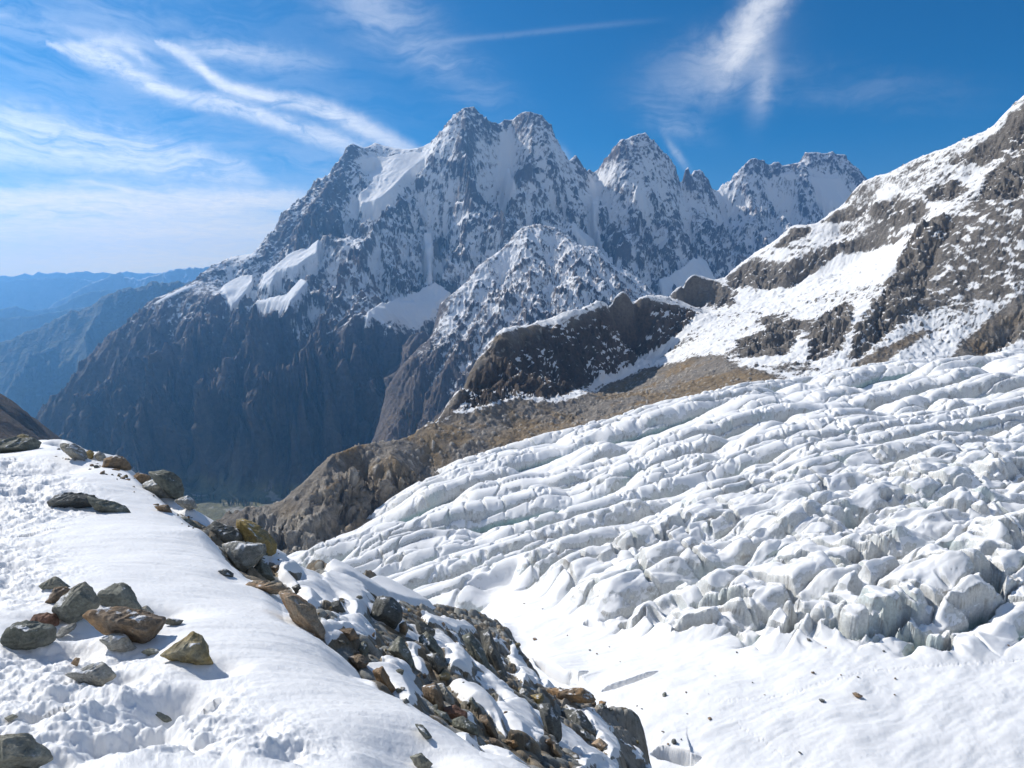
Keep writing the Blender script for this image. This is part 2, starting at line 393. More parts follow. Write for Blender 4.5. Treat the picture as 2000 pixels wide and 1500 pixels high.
# ------------------------------------------------------------------ mountains
def fill(ctrl):
    """distance as a smooth function of the bearing and height of a point, from a few surveyed points"""
    c = np.array(ctrl, float); f = rbf_fit(c[:, :2] / 100., np.log(c[:, 2]), eps=.3)
    return lambda px, py: np.exp(f(np.stack([np.asarray(px) / 100., np.asarray(py) / 100.], -1)))
def line_pts(lst, Yf, off=0, step=14):
    d = dense([(p[0], p[1], (p[2] if len(p) > 2 else 0)) for p in lst], step)
    k = np.linspace(0, 1, len(d)); tp = np.clip(np.minimum(k, 1 - k) * 4, 0, 1)
    Y = Yf(d[:, 0], d[:, 1]) + off * (tp if len(d) > 3 else 1) + d[:, 2]
    return P(d[:, 0], d[:, 1], Y)
def rock_disp(Pg, wl, amps, seed, zsq=.45, rot=0.):
    """ribs and gullies: ridged noise at falling wave lengths, drawn out down the slope"""
    c, s = math.cos(R(rot)), math.sin(R(rot))
    q = np.stack([Pg[..., 0] * c + Pg[..., 2] * s, Pg[..., 1], (-Pg[..., 0] * s + Pg[..., 2] * c) * zsq], -1)
    warp = np.stack([fbm(q / (wl[0] * 1.3), 3, .5, seed + k) for k in range(3)], -1)
    q = q + warp * wl[0] * .22
    d = 0
    for k, (wv, a) in enumerate(zip(wl, amps)):
        n = perlin(q / wv + seed * 7.7 + k * 3.1)
        d = d + a * ((1 - 2.2 * np.abs(n)) if k % 3 != 2 else 1.6 * n)
    return d

def far_range(name, sky, Y, depth, foot, colr, snow_z, mat, seed, nu=420, jag=1.0, wl=2000., **props):
    """a mountain range: crest line from the picture at its own distance, spurs on both flanks"""
    d = dense(sky, 4); a, c = rays(d[:, 0], d[:, 1]); o = np.argsort(a); a = a[o]; c = c[o]
    f = Field(a[0], a[-1], nu, np.linspace(Y - depth, Y + depth, 150))
    zc = np.interp(f.U, a, c) * Y
    t = (f.Y - Y) / depth
    q = np.stack([f.X / wl, f.Y / wl * .55, np.zeros_like(f.X) + seed], -1)
    spur = ridged(q, 5, .55, seed)
    prof = np.clip(1 - np.abs(t), 0, 1) ** 1.15
    z = foot + (zc - foot) * prof + (spur - .55) * (zc - foot) * .55 * np.clip(np.abs(t) * 3, 0, 1) * (prof > 0)
    lim = c.max() * 0 + np.interp(f.U, a, c) * f.Y                      # spurs stay below the crest line of sight
    z = np.where(f.Y < Y, np.minimum(z, lim - 2 * np.abs(t) * (zc - foot) * .02), z)
    z = z + fbm(q * 9, 3, .6, seed + 5) * (zc - foot) * .02 * jag
    f.Z = z; N = normals(f.pos())
    sn = sstep(snow_z - 250, snow_z + 250, z + fbm(q * 6, 4, .6, seed) * 400) * sstep(.35, .75, N[..., 2])
    grid_obj(name, f.pos(), mat, {'snow': sn, 'col': np.broadcast_to(np.array(colr), f.pos().shape)}, kind='structure', **props)

FARMAT = terrain_mat('far mountain', 40, .4, .4, .3)
far_range('mountain', [(-520, 545), (-300, 530), (-150, 542), (-60, 532), (0, 537), (28, 538), (48, 531), (62, 536), (75, 529), (92, 532), (112, 530), (130, 533), (150, 529), (170, 528), (185, 531), (205, 529), (225, 534), (248, 527), (262, 531), (290, 532), (312, 532), (330, 534), (360, 528), (420, 532), (520, 528), (700, 540), (900, 545)],
          13200, 1000, -1300, (.20, .21, .19), 150, FARMAT, 1, wl=1150., label='palest jagged range along the horizon')
far_range('mountain', [(-520, 560), (-200, 552), (-60, 548), (30, 545), (90, 540), (140, 541), (200, 548), (260, 552), (330, 556), (500, 560), (700, 570)],
          11900, 900, -1300, (.20, .21, .19), 150, FARMAT, 8, wl=1000., label='second pale range below the horizon')
far_range('mountain', [(60, 640), (105, 590), (130, 578), (150, 566), (180, 550), (195, 545), (208, 540), (217, 531), (222, 533), (235, 528), (243, 538), (255, 541), (275, 545), (310, 533), (345, 523), (375, 521), (398, 522), (430, 512), (520, 520), (700, 530)],
          10300, 1000, -1200, (.20, .20, .18), 60, FARMAT, 2, wl=560., label='hazy blue range with a blunt summit tower')
far_range('mountain', [(-420, 605), (-150, 600), (-60, 606), (0, 602), (18, 599), (30, 595), (42, 601), (62, 605), (85, 602), (110, 598), (150, 575), (185, 566), (230, 562), (260, 566), (420, 575), (600, 585)],
          8700, 800, -1250, (.17, .18, .15), 200, FARMAT, 3, wl=560., label='low blue foothills in front of the blunt summit')
far_range('mountain', [(-400, 640), (-100, 622), (0, 619), (60, 616), (120, 604), (170, 598), (240, 600), (400, 610)],
          7600, 700, -1250, (.16, .17, .14), 900, FARMAT, 6, wl=560., label='flat blue foothills above the long dark slope')
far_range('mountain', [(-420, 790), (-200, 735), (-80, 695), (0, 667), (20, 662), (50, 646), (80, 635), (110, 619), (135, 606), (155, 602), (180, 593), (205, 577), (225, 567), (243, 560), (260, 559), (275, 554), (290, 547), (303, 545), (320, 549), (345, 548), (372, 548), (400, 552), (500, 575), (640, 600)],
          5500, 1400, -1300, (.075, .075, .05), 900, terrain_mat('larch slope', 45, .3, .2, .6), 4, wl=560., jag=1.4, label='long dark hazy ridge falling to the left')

# ---- the main massif
SK = [(30, 880), (60, 832), (75, 807), (100, 777), (117, 760), (137, 740), (155, 712), (180, 685), (210, 652), (237, 635), (260, 617), (275, 597), (297, 586), (325, 574), (350, 562), (380, 550), (388, 537), (400, 528), (425, 513), (445, 505), (462, 500), (487, 496), (499, 494), (510, 475), (530, 452), (547, 432), (550, 415), (562, 402), (572, 399), (577, 387), (590, 389), (605, 371), (617, 352), (630, 341), (642, 344), (646, 330), (660, 315), (670, 300), (680, 285), (687, 281), (702, 286), (717, 287), (727, 280), (737, 281), (747, 292), (765, 296), (790, 297), (808, 293), (825, 287), (845, 274), (860, 257), (865, 250), (882, 232), (895, 217), (907, 210), (917, 212), (925, 209), (937, 220), (950, 232), (962, 239), (970, 239), (985, 237), (992, 237), (997, 234), (1010, 225), (1027, 219), (1045, 222), (1065, 227), (1076, 240), (1082, 262), (1086, 277), (1092, 280), (1097, 305), (1102, 319), (1112, 315), (1119, 307), (1124, 302), (1131, 312), (1134, 327), (1142, 327), (1151, 330), (1160, 338), (1170, 327), (1182, 310), (1195, 295), (1205, 280), (1215, 272), (1225, 279), (1232, 267), (1247, 261), (1260, 259), (1272, 270), (1285, 285), (1297, 305), (1307, 304), (1317, 320), (1325, 347), (1331, 366), (1336, 347), (1337, 335), (1344, 325), (1355, 332), (1365, 331), (1372, 336), (1377, 352), (1390, 367), (1405, 375), (1410, 362), (1425, 352), (1437, 335), (1455, 320), (1467, 310), (1477, 309), (1490, 315), (1497, 322), (1507, 324), (1512, 316), (1520, 316), (1527, 322), (1550, 319), (1565, 314), (1572, 299), (1592, 297), (1617, 300), (1627, 295), (1632, 304), (1640, 301), (1650, 302), (1652, 310), (1665, 320), (1680, 335), (1692, 352), (1720, 385), (1800, 430), (1950, 470)]
DC = [(30, 880, 3150), (60, 832, 3200), (210, 652, 3450), (297, 586, 3550), (380, 550, 3650), (430, 510, 4000), (499, 494, 4050), (550, 415, 4300), (630, 341, 4600), (687, 281, 4900), (760, 296, 5150), (845, 274, 4950), (910, 210, 4850), (985, 237, 5100), (1027, 219, 5050), (1100, 315, 5150), (1124, 302, 5150), (1160, 338, 5450), (1215, 272, 5250), (1260, 259, 5350), (1331, 366, 5550), (1344, 325, 5550), (1405, 375, 5850), (1477, 309, 5950), (1560, 316, 6150), (1627, 295, 6250), (1692, 352, 6300), (1800, 430, 6300), (1950, 470, 6300),
      (60, 900, 2900), (200, 900, 2550), (300, 900, 2300), (350, 918, 2420), (420, 932, 2360), (500, 948, 2250), (560, 962, 2160), (600, 985, 2000), (700, 960, 2050), (850, 900, 2300),
      (200, 800, 2800), (300, 750, 2700), (300, 650, 3150), (400, 800, 2430), (420, 650, 3000), (430, 570, 3450),
      (500, 850, 2300), (500, 720, 2620), (500, 620, 3000), (500, 560, 3500), (600, 860, 2230), (600, 700, 2600), (600, 600, 3050), (600, 480, 3850),
      (680, 850, 2250), (690, 720, 2520), (700, 640, 2720), (690, 560, 3200), (690, 450, 4000), (690, 380, 4350), (720, 330, 4800),
      (790, 850, 2350), (790, 700, 2650), (770, 640, 2850), (800, 590, 3350), (840, 545, 3750), (850, 460, 4150), (880, 350, 4450), (900, 260, 4700),
      (950, 520, 3950), (980, 420, 4350), (990, 330, 4750), (1030, 330, 4750), (1060, 400, 4550), (1100, 450, 4300), (1120, 380, 4850),
      (1180, 500, 4250), (1170, 400, 4950), (1250, 550, 4000), (1250, 450, 4600), (1250, 350, 5000), (1330, 560, 4250), (1340, 480, 4700), (1370, 420, 5350),
      (1420, 520, 4700), (1450, 430, 5400), (1550, 460, 5300), (1550, 380, 5850), (1640, 380, 5950), (1650, 450, 5500), (1300, 620, 3800), (1500, 560, 4700), (1800, 560, 5300), (1950, 600, 5300), (1050, 620, 3400), (950, 700, 2950)]
MAPY = ([1500, 2000, 2300, 2700, 3050, 3500, 4000, 4450, 4900, 5350, 5900, 6300], [1500, 2000, 2180, 2450, 2600, 2830, 3090, 3380, 3630, 3920, 4350, 4600])
DC = [(p[0], p[1], float(np.interp(p[2], *MAPY))) for p in DC]
Yf = fill(DC)
RIBS = [  # convex crests on the face: photograph points and how far they stand out (metres)
    ([(845, 274), (812, 340), (780, 370), (745, 410), (720, 455), (660, 500), (640, 560)], -130),
    ([(630, 341), (650, 420), (640, 470), (630, 540), (560, 590), (480, 640)], -60),
    ([(910, 212), (905, 330), (940, 400), (985, 440), (960, 500), (930, 530)], -110),
    ([(1027, 220), (1035, 330), (1075, 400), (1130, 440), (1170, 500), (1240, 560)], -110),
    ([(700, 640), (650, 690), (620, 720), (560, 760), (520, 800), (470, 830), (450, 850)], -70),
    ([(690, 660), (655, 690), (635, 730), (620, 770)], -40),
    ([(610, 785), (580, 820), (565, 860)], -40), ([(610, 785), (650, 800), (672, 820)], -40),
    ([(850, 650), (800, 700), (775, 740), (755, 790), (760, 860)], -70), ([(500, 650), (470, 700), (440, 760), (420, 800)], -40),
    ([(275, 600), (330, 650), (300, 720), (200, 780), (120, 800)], -40), ([(380, 560), (390, 620), (360, 700), (330, 800), (320, 880)], -30),
    ([(1215, 275), (1190, 340), (1180, 400), (1210, 470), (1260, 540)], -90), ([(1297, 310), (1290, 400), (1330, 470), (1390, 540)], -60),
    ([(1477, 312), (1470, 380), (1490, 440), (1530, 480)], -60), ([(1344, 330), (1350, 400), (1400, 460), (1440, 510)], -60), ([(1632, 306), (1660, 360), (1690, 400)], -40),
    ([(780, 470), (790, 530), (760, 550)], -50), ([(880, 470), (890, 520), (880, 545)], -50)]
GULL = [([(990, 240), (995, 320), (985, 360), (960, 350), (900, 400), (850, 440), (840, 530)], 90), ([(840, 540), (790, 580), (760, 630)], 30),
        ([(425, 520), (440, 580), (455, 640)], 50), ([(870, 640), (790, 690), (770, 740), (735, 800), (725, 870)], 130), ([(660, 740), (600, 790), (590, 850), (560, 900)], 60), ([(300, 640), (260, 720), (180, 800)], 40), ([(380, 650), (370, 740), (340, 820)], 50), ([(485, 690), (485, 800), (470, 880)], 40),
        ([(720, 380), (680, 400), (660, 450), (640, 490)], 60), ([(1160, 342), (1170, 420), (1200, 510), (1230, 560)], 110), ([(1400, 380), (1430, 440), (1460, 500)], 60), ([(530, 600), (570, 640), (590, 700), (560, 740), (530, 780)], 40),
        ([(600, 890), (640, 780), (690, 700)], 60), ([(1330, 372), (1345, 440), (1380, 500), (1420, 540)], 50), ([(1500, 325), (1500, 380), (1520, 430)], 40)]
sk = line_pts(SK, Yf, 0, 8)
back = sk[::3].copy(); n_ = back[:, :2] / np.linalg.norm(back[:, :2], axis=1)[:, None]
b1 = back.copy(); b1[:, :2] += n_ * 110; b1[:, 2] -= 90 ; b2 = back.copy(); b2[:, :2] += n_ * 480; b2[:, 2] -= 450
core = [line_pts([(p[0], p[1])], Yf) for p in DC[29:]]
allp = [sk, b1, b2] + core + [line_pts(l, Yf, o, 16) for l, o in RIBS + GULL]
allp.append(np.array([(-2700, 2600, -1020), (-1500, 1900, -760), (-1000, 1750, -655), (-500, 1750, -650), (-200, 1700, -640), (-3100, 3600, -1320), (-2450, 2650, -900), (-3600, 4600, -1450), (0, 1700, -600), (600, 1700, -500), (2500, 2500, -100), (4000, 3500, 0)], float))
allp.insert(1, pts([(400, 985, 2000), (440, 985, 1995), (480, 985, 1995), (530, 984, 1995), (420, 958, 2150), (480, 965, 2110), (380, 945, 2240), (400, 1010, 1870), (440, 1008, 1870), (490, 1008, 1870), (540, 1005, 1880), (360, 960, 2120)]))
allp = np.concatenate(allp)
mass = Field(-.80, .80, 1150, np.concatenate([np.linspace(1600, 2000, 40)[:-1], np.linspace(2000, 3950, 640)[:-1], np.linspace(3950, 4700, 120)[:-1], np.linspace(4700, 5600, 40)]))
hf = rbf_fit(allp[:, :2] / 1000, allp[:, 2], eps=.006, mind=.014)
mass.Z = hf(mass.XY / 1000); log('massif base')
B = mass.pos(); Nb = normals(blur(B, 3)); Nb = blur(Nb, 4); Nb /= np.linalg.norm(Nb, axis=-1)[..., None]
ds = np.full(mass.X.shape, 1e9)
for q in sk[::2]: ds = np.minimum(ds, np.hypot(mass.X - q[0], mass.Y - q[1]))
low = sstep(20, 260, ds)
steep = sstep(.93, .75, Nb[..., 2])
floor = sstep(-640, -470, B[..., 2])
def smask(poly, soft): return inside(mass.poly(poly), mass.XY, soft)
SN = [smask([(690, 305), (720, 297), (760, 299), (825, 291), (843, 280), (838, 300), (800, 335), (775, 362), (735, 388), (700, 400), (695, 370), (722, 350), (728, 320)], 25),
      smask([(630, 455), (600, 470), (560, 490), (540, 510), (510, 530), (505, 556), (530, 560), (545, 530), (585, 515), (602, 500), (625, 488)], 22),
      smask([(848, 535), (835, 545), (800, 550), (770, 560), (740, 580), (710, 600), (697, 628), (730, 622), (745, 645), (775, 672), (800, 662), (830, 640), (848, 618), (858, 595), (892, 562), (872, 550)], 28),
      smask([(980, 243), (992, 260), (998, 320), (1012, 345), (1002, 362), (985, 362), (965, 345), (975, 300)], 22),
      smask([(820, 440), (850, 430), (846, 535), (832, 530)], 22), smask([(1158, 340), (1178, 345), (1168, 420), (1180, 470), (1220, 520), (1232, 550), (1200, 540), (1172, 480), (1155, 430), (1150, 370)], 22),
      smask([(1105, 432), (1130, 438), (1165, 465), (1150, 472), (1120, 450)], 18), smask([(1280, 535), (1310, 515), (1345, 490), (1385, 500), (1400, 540), (1340, 565), (1290, 572)], 30),
      smask([(1598, 335), (1640, 335), (1665, 375), (1650, 398), (1620, 395), (1600, 372), (1575, 340)], 26), smask([(1520, 335), (1550, 330), (1560, 345), (1530, 350)], 18),
      smask([(297, 590), (345, 566), (382, 553), (384, 558), (345, 574), (310, 590)], 14), smask([(430, 555), (470, 530), (500, 525), (498, 545), (470, 580), (450, 600)], 16), smask([(500, 575), (560, 560), (590, 530), (610, 540), (570, 590), (490, 590)], 25), smask([(1240, 350), (1265, 370), (1260, 390), (1235, 375)], 18)]
pm = np.max(SN, 0)
glac = sstep(-.2, .8, pm)
# the big slanting spurs of the lower wall, raised from the ground they cross
spur_up = np.zeros(mass.X.shape)
for L_, hgt, wdt in [([(705, 640), (655, 690), (615, 722), (560, 762), (522, 800), (475, 830), (432, 870), (400, 935)], 95, 120), ([(612, 783), (582, 820), (562, 862), (548, 915)], 75, 90), ([(615, 783), (650, 800), (675, 822)], 55, 70), ([(690, 668), (655, 700), (632, 735), (615, 772)], 40, 60), ([(850, 650), (805, 700), (778, 742), (757, 790), (752, 850)], 70, 90),
                     ([(500, 655), (470, 700), (442, 760), (415, 812), (350, 890)], 60, 90), ([(330, 640), (280, 700), (200, 775), (120, 800)], 55, 90), ([(395, 590), (380, 660), (350, 730), (300, 800), (250, 850)], 60, 90), ([(620, 690), (570, 740), (540, 790)], 40, 60), ([(262, 660), (225, 720), (160, 770)], 40, 70)]:
    W_ = np.array([q for q in (mass.hit(*p_) for p_ in dense(L_, 14)) if q is not None])[:, :2]
    W_[:, 0] += 0; d_, t_, sd_ = linedist(W_, mass.XY + 26 * np.stack([fbm(mass.pos() / 120., 3, .5, 71), fbm(mass.pos() / 120., 3, .5, 72)], -1))
    spur_up = np.maximum(spur_up, hgt * np.clip(1 - d_ / wdt, 0, 1) ** 1.25 * np.clip(np.minimum(t_ * 5, (1 - t_) * 4), 0, 1))
B[..., 2] += spur_up * low * floor
gzx = np.gradient(blur(B[..., 2], 5), axis=0) / np.gradient(mass.X, axis=0); gzy = np.gradient(blur(B[..., 2], 5), axis=1) / np.gradient(mass.Y, axis=1)
gzy = gzy - gzx * mass.U
er0 = gullies(mass.XY + 333, gzx, gzy, 430., 2, 1.0, .5, 8)
er = gullies(mass.XY, gzx, gzy, 190., 5, 1.0, .55, 3)
er2 = gullies(mass.XY + 999, gzx, gzy, 42., 3, 1.0, .6, 4)
rockk = (.15 + .85 * steep) * floor * (1 - .9 * glac)
lowz = 1 + .7 * sstep(50, -200, B[..., 2])
rel0 = lowz * ((er0 * 84 - 34) * low ** .7 + (er * 58 - 32) * (.10 + .90 * low)) * rockk
jag = ridged(np.stack([B[..., 0] / 55., B[..., 1] / 55., B[..., 2] / 160.], -1), 4, .6, 9)
B[..., 2] += rel0 + er2 * 9 * (.3 + .7 * low) * floor * (.25 + .75 * steep) * (1 - .9 * glac) + ((jag - .45) * 20 * (.6 + .4 * low) + (ridged(np.stack([B[..., 0] / 30., B[..., 1] / 60., B[..., 2] / 90.], -1), 3, .6, 10) - .4) * 26 * sstep(70, 0, ds)) * rockk
fine = rock_disp(B, [46, 23, 12], [4.5, 3.6, 2.4], 3, .5, -20)
facet = rock_disp(B, [60, 30, 15], [5, 4, 2.6], 9, .8, 40)
big = rock_disp(B, [300, 150, 75], [34, 24, 13], 19, .8, 36) + rock_disp(B, [210, 105, 52], [22, 15, 8], 20, .7, -24)
disp = (fine + facet) * (.3 + .7 * low) * rockk + big * low * rockk * (.30 + .70 * sstep(50, -200, B[..., 2]))
PM = B + Nb * disp[..., None]
log('massif relief')
N = normals(PM); cav = (blur(PM[..., 2] * 1., 3) - PM[..., 2])
ledge = N[..., 2] - blur(N[..., 2], 6)
q = PM / 1000.
nz = fbm(PM / 40., 5, .68, 21); n2 = fbm(PM / np.array([330., 330., 200.]), 4, .55, 22)
Xm = PM[..., 0]
zl = PM[..., 2] + 110 * n2 + .07 * np.clip(Xm, -900, 900)     # the snow line climbs towards the left
cover = sstep(-320, 120, zl)
c1, s1_ = math.cos(R(38)), math.sin(R(38))
def slant(sg, w1, w2, sd): return fbm(np.stack([(Xm * c1 + sg * PM[..., 2] * s1_) / w1, PM[..., 1] / w1, (-sg * Xm * s1_ + PM[..., 2] * c1) / w2], -1), 4, .62, sd)
st = slant(1, 36., 10., 61) + slant(-1, 40., 11., 62)                     # snow lies along slanting ledges
gul = np.clip((blur(PM[..., 2], 9) - PM[..., 2]) / 26, -.9, .9)
s = -.70 + 1.10 * cover + .7 * ledge + .8 * (N[..., 2] - .60) + .18 * np.clip(cav / 9, -1, 1) + .30 * gul + .85 * st + .50 * nz + .55 * n2 
ridge_rock = sstep(-.8, .6, smask([(500, 497), (552, 418), (632, 345), (688, 286), (690, 330), (655, 400), (645, 440), (600, 468), (545, 498)], 40))
s = s + 1.3 * glac - .55 * ridge_rock * (1 - glac)
vis = sstep(-350, -150, zl + 90 * st)
snow_m = .5 + s * .9 * vis - .8 * (1 - vis)
rb = fbm(PM / 220., 4, .55, 31)[..., None] * 1.3; rr = fbm(PM / np.array([50., 50., 90.]), 5, .65, 32)[..., None] * 1.4
base = np.array([.125, .105, .095]) * (1 + .45 * rb + .35 * rr); red = np.array([.19, .115, .08])
colm = base + (red - base) * sstep(.15, .6, fbm(PM / 420., 3, .5, 33))[..., None] * .7
lowm = sstep(-180, -420, PM[..., 2] + 150 * n2)[..., None]
lowc = np.array([.085, .07, .056]) * (1 + .35 * rb + .35 * rr); grass = np.array([.14, .09, .038])
gr = (sstep(.60, .80, N[..., 2]) * sstep(-.1, .25, fbm(PM / 150., 4, .6, 35) + .25 * (spur_up > 12)))[..., None]
lowc = lowc + (grass - lowc) * gr * .8
colm = colm + (lowc - colm) * lowm
val = sstep(-585, -622, PM[..., 2])[..., None]
vc = np.array([.16, .15, .075]) * (1 + .5 * rr) ; vc = np.where(fbm(PM / 60., 4, .6, 36)[..., None] > .28, np.array([.3, .28, .24]), vc)
colm = np.clip(colm + (vc - colm) * val, .02, .6)
MMAT = terrain_mat('massif rock', 2.6, .30, .60, .8, .2)
grid_obj('mountain', PM, MMAT, {'snow': snow_m, 'col': colm}, kind='structure', label='towering snow-streaked massif with a glacier hung on its face')
log('massif done')

# ---- the spur in front of it
SP = [(700, 900), (735, 850), (750, 792), (755, 765), (780, 725), (810, 690), (837, 665), (850, 640), (857, 607), (860, 595), (897, 562), (910, 552), (925, 530), (950, 507), (975, 490), (990, 477), (1005, 457), (1017, 447), (1040, 437), (1065, 440), (1087, 445), (1100, 452), (1115, 462), (1125, 475), (1135, 480), (1157, 482), (1170, 487), (1187, 505), (1205, 525), (1225, 527), (1240, 540), (1262, 555), (1280, 575), (1320, 620)]
SC = [(735, 850, 2250), (755, 765, 2380), (810, 690, 2580), (850, 640, 2720), (860, 595, 2850), (925, 530, 3100), (1040, 437, 3500), (1100, 452, 3520), (1170, 487, 3450), (1225, 527, 3350), (1280, 575, 3250), (1320, 620, 3150),
      (800, 900, 1950), (820, 800, 2120), (860, 720, 2300), (920, 620, 2560), (930, 700, 2250), (1000, 560, 2850), (1040, 500, 3150), (1100, 560, 2750), (1150, 540, 3000), (1200, 600, 2700), (1000, 680, 2300), (1100, 680, 2250), (1250, 650, 2650), (900, 850, 1950)]
SC = [(p[0], p[1], float(np.interp(p[2], [1950, 2250, 2600, 3100, 3500], [1800, 1980, 2200, 2480, 2720]))) for p in SC]
Ys_ = fill(SC)
sp = line_pts(SP, Ys_, 0, 9); bk = sp[::3].copy(); nn_ = bk[:, :2] / np.linalg.norm(bk[:, :2], axis=1)[:, None]
k1 = bk.copy(); k1[:, :2] += nn_ * 90; k1[:, 2] -= 70; k2 = bk.copy(); k2[:, :2] += nn_ * 420; k2[:, 2] -= 480
ap = np.concatenate([sp, k1, k2] + [line_pts([p[:2]], Ys_) for p in SC[12:]] + [line_pts(l, Ys_, o, 14) for l, o in
     [([(1040, 440), (1045, 500), (1020, 560), (980, 610)], -50), ([(1100, 455), (1120, 520), (1150, 580)], -40), ([(925, 532), (960, 560), (950, 620)], -25), ([(1075, 460), (1080, 540), (1060, 600)], 45), ([(1000, 470), (985, 540), (930, 600), (890, 660)], 30)]]
     + [np.array([(-500, 1600, -620), (0, 1500, -500), (500, 1700, -450), (1000, 2200, -350)], float)])
spur = Field(-.27, .30, 560, np.linspace(1500, 4000, 420))
spur.Z = rbf_fit(ap[:, :2] / 1000, ap[:, 2], eps=.005, mind=.010)(spur.XY / 1000)
B = spur.pos(); Nb = blur(normals(blur(B, 2)), 3); Nb /= np.linalg.norm(Nb, axis=-1)[..., None]
ds = np.full(spur.X.shape, 1e9)
for p_ in sp[::2]: ds = np.minimum(ds, np.hypot(spur.X - p_[0], spur.Y - p_[1]))
low = sstep(10, 160, ds)
gzx = np.gradient(blur(B[..., 2], 4), axis=0) / np.gradient(spur.X, axis=0); gzy = np.gradient(blur(B[..., 2], 4), axis=1) / np.gradient(spur.Y, axis=1)
gzy = gzy - gzx * spur.U
B[..., 2] += (gullies(spur.XY, gzx, gzy, 120., 5, 1.0, .55, 13) * 22 - 11) * (.12 + .88 * low) + gullies(spur.XY + 77, gzx, gzy, 22., 3, 1., .55, 14) * 3.2
disp = rock_disp(B, [30, 15, 8], [3, 2.4, 1.6], 13, .6, 12) * (.3 + .7 * low) + rock_disp(B, [40, 20, 10], [3.4, 2.6, 1.8], 17, .9, 40) * (.4 + .6 * low)
PS = B + Nb * disp[..., None]; N = normals(PS); ledge = N[..., 2] - blur(N[..., 2], 5); cav = blur(PS[..., 2] * 1., 3) - PS[..., 2]
n2 = fbm(PS / 260., 4, .55, 24); nz = fbm(PS / 60., 5, .6, 25); zl = PS[..., 2] + 90 * n2
Xm = PS[..., 0]
st = fbm(np.stack([(Xm * c1 + PS[..., 2] * s1_) / 46, PS[..., 1] / 46, (-Xm * s1_ + PS[..., 2] * c1) / 13], -1), 4, .62, 63) + fbm(np.stack([(Xm * c1 - PS[..., 2] * s1_) / 46, PS[..., 1] / 46, (Xm * s1_ + PS[..., 2] * c1) / 13], -1), 4, .62, 64)
gul = np.clip((blur(PS[..., 2], 8) - PS[..., 2]) / 15, -.9, .9)
s = -.66 + 1.05 * sstep(-330, 60, zl) + 1.0 * ledge + .8 * (N[..., 2] - .60) + .3 * np.clip(cav / 6, -1, 1) + .35 * gul + .45 * st + .42 * nz
snow_s = .5 + s * .9 * sstep(-360, -220, zl) - .8 * (1 - sstep(-360, -220, zl))
rr = fbm(PS / np.array([40., 40., 110.]), 4, .6, 32)[..., None]; rb = fbm(PS / 200., 4, .55, 31)[..., None]
c_ = np.array([.12, .098, .085]) * (1 + .4 * rb + .4 * rr)
gr = (sstep(.62, .8, N[..., 2]) * sstep(-200, -360, PS[..., 2]) * sstep(-.1, .25, nz))[..., None]
c_ = np.clip(c_ + (np.array([.15, .10, .045]) - c_) * gr * .8, .02, .5)
grid_obj('mountain', PS, terrain_mat('spur rock', 2.0, .30, .60, .8, .2), {'snow': snow_s, 'col': c_}, kind='structure', label='snow-dusted pointed spur in front of the massif')
log('spur done')

# ---- dim slope at the left edge and the valley ground
le = Field(-1.35, -.55, 160, np.linspace(260, 1500, 200))
lp = np.concatenate([pts([(-200, 640, 900), (-100, 715, 840), (0, 779, 780), (15, 797, 770), (30, 818, 760), (45, 838, 750), (60, 850, 740), (85, 872, 720), (120, 900, 700), (-60, 800, 560), (0, 850, 520), (50, 890, 520), (-150, 900, 350), (100, 960, 450)]),
                     np.array([(-800, 1300, -420), (-500, 1200, -470), (-1100, 1400, -380), (-400, 900, -400), (-300, 600, -300)], float)])
le.Z = rbf_fit(lp[:, :2] / 100, lp[:, 2], eps=.3)(le.XY / 100)
B = le.pos(); B[..., 2] += rock_disp(B, [90, 45, 22, 11], [6, 5, 3, 1.8], 41, .6, 30) * .6
nz = fbm(B / 30., 5, .6, 44)[..., None]
grid_obj('hillside', B, terrain_mat('hill earth', 2, .2, .2, .7), {'snow': np.full(B.shape[:2], -1.), 'col': np.clip(np.array([.085, .06, .04]) * (1 + .6 * nz), .02, .4)}, kind='structure', label='dark brown slope at the left edge of the valley')
gx = np.linspace(-12900, 9900, 80); gy = np.linspace(-1450, 14500, 100)
GX, GY = np.meshgrid(gx, gy, indexing='ij'); GP = np.stack([GX, GY, -1500 + 40 * perlin(np.stack([GX, GY, GX * 0], -1) / 1500.)], -1)
grid_obj('ground', GP, FARMAT, {'snow': np.full(GX.shape, -1.), 'col': np.broadcast_to(np.array([.10, .11, .06]), GP.shape)}, kind='structure', label='valley ground reaching to the horizon')
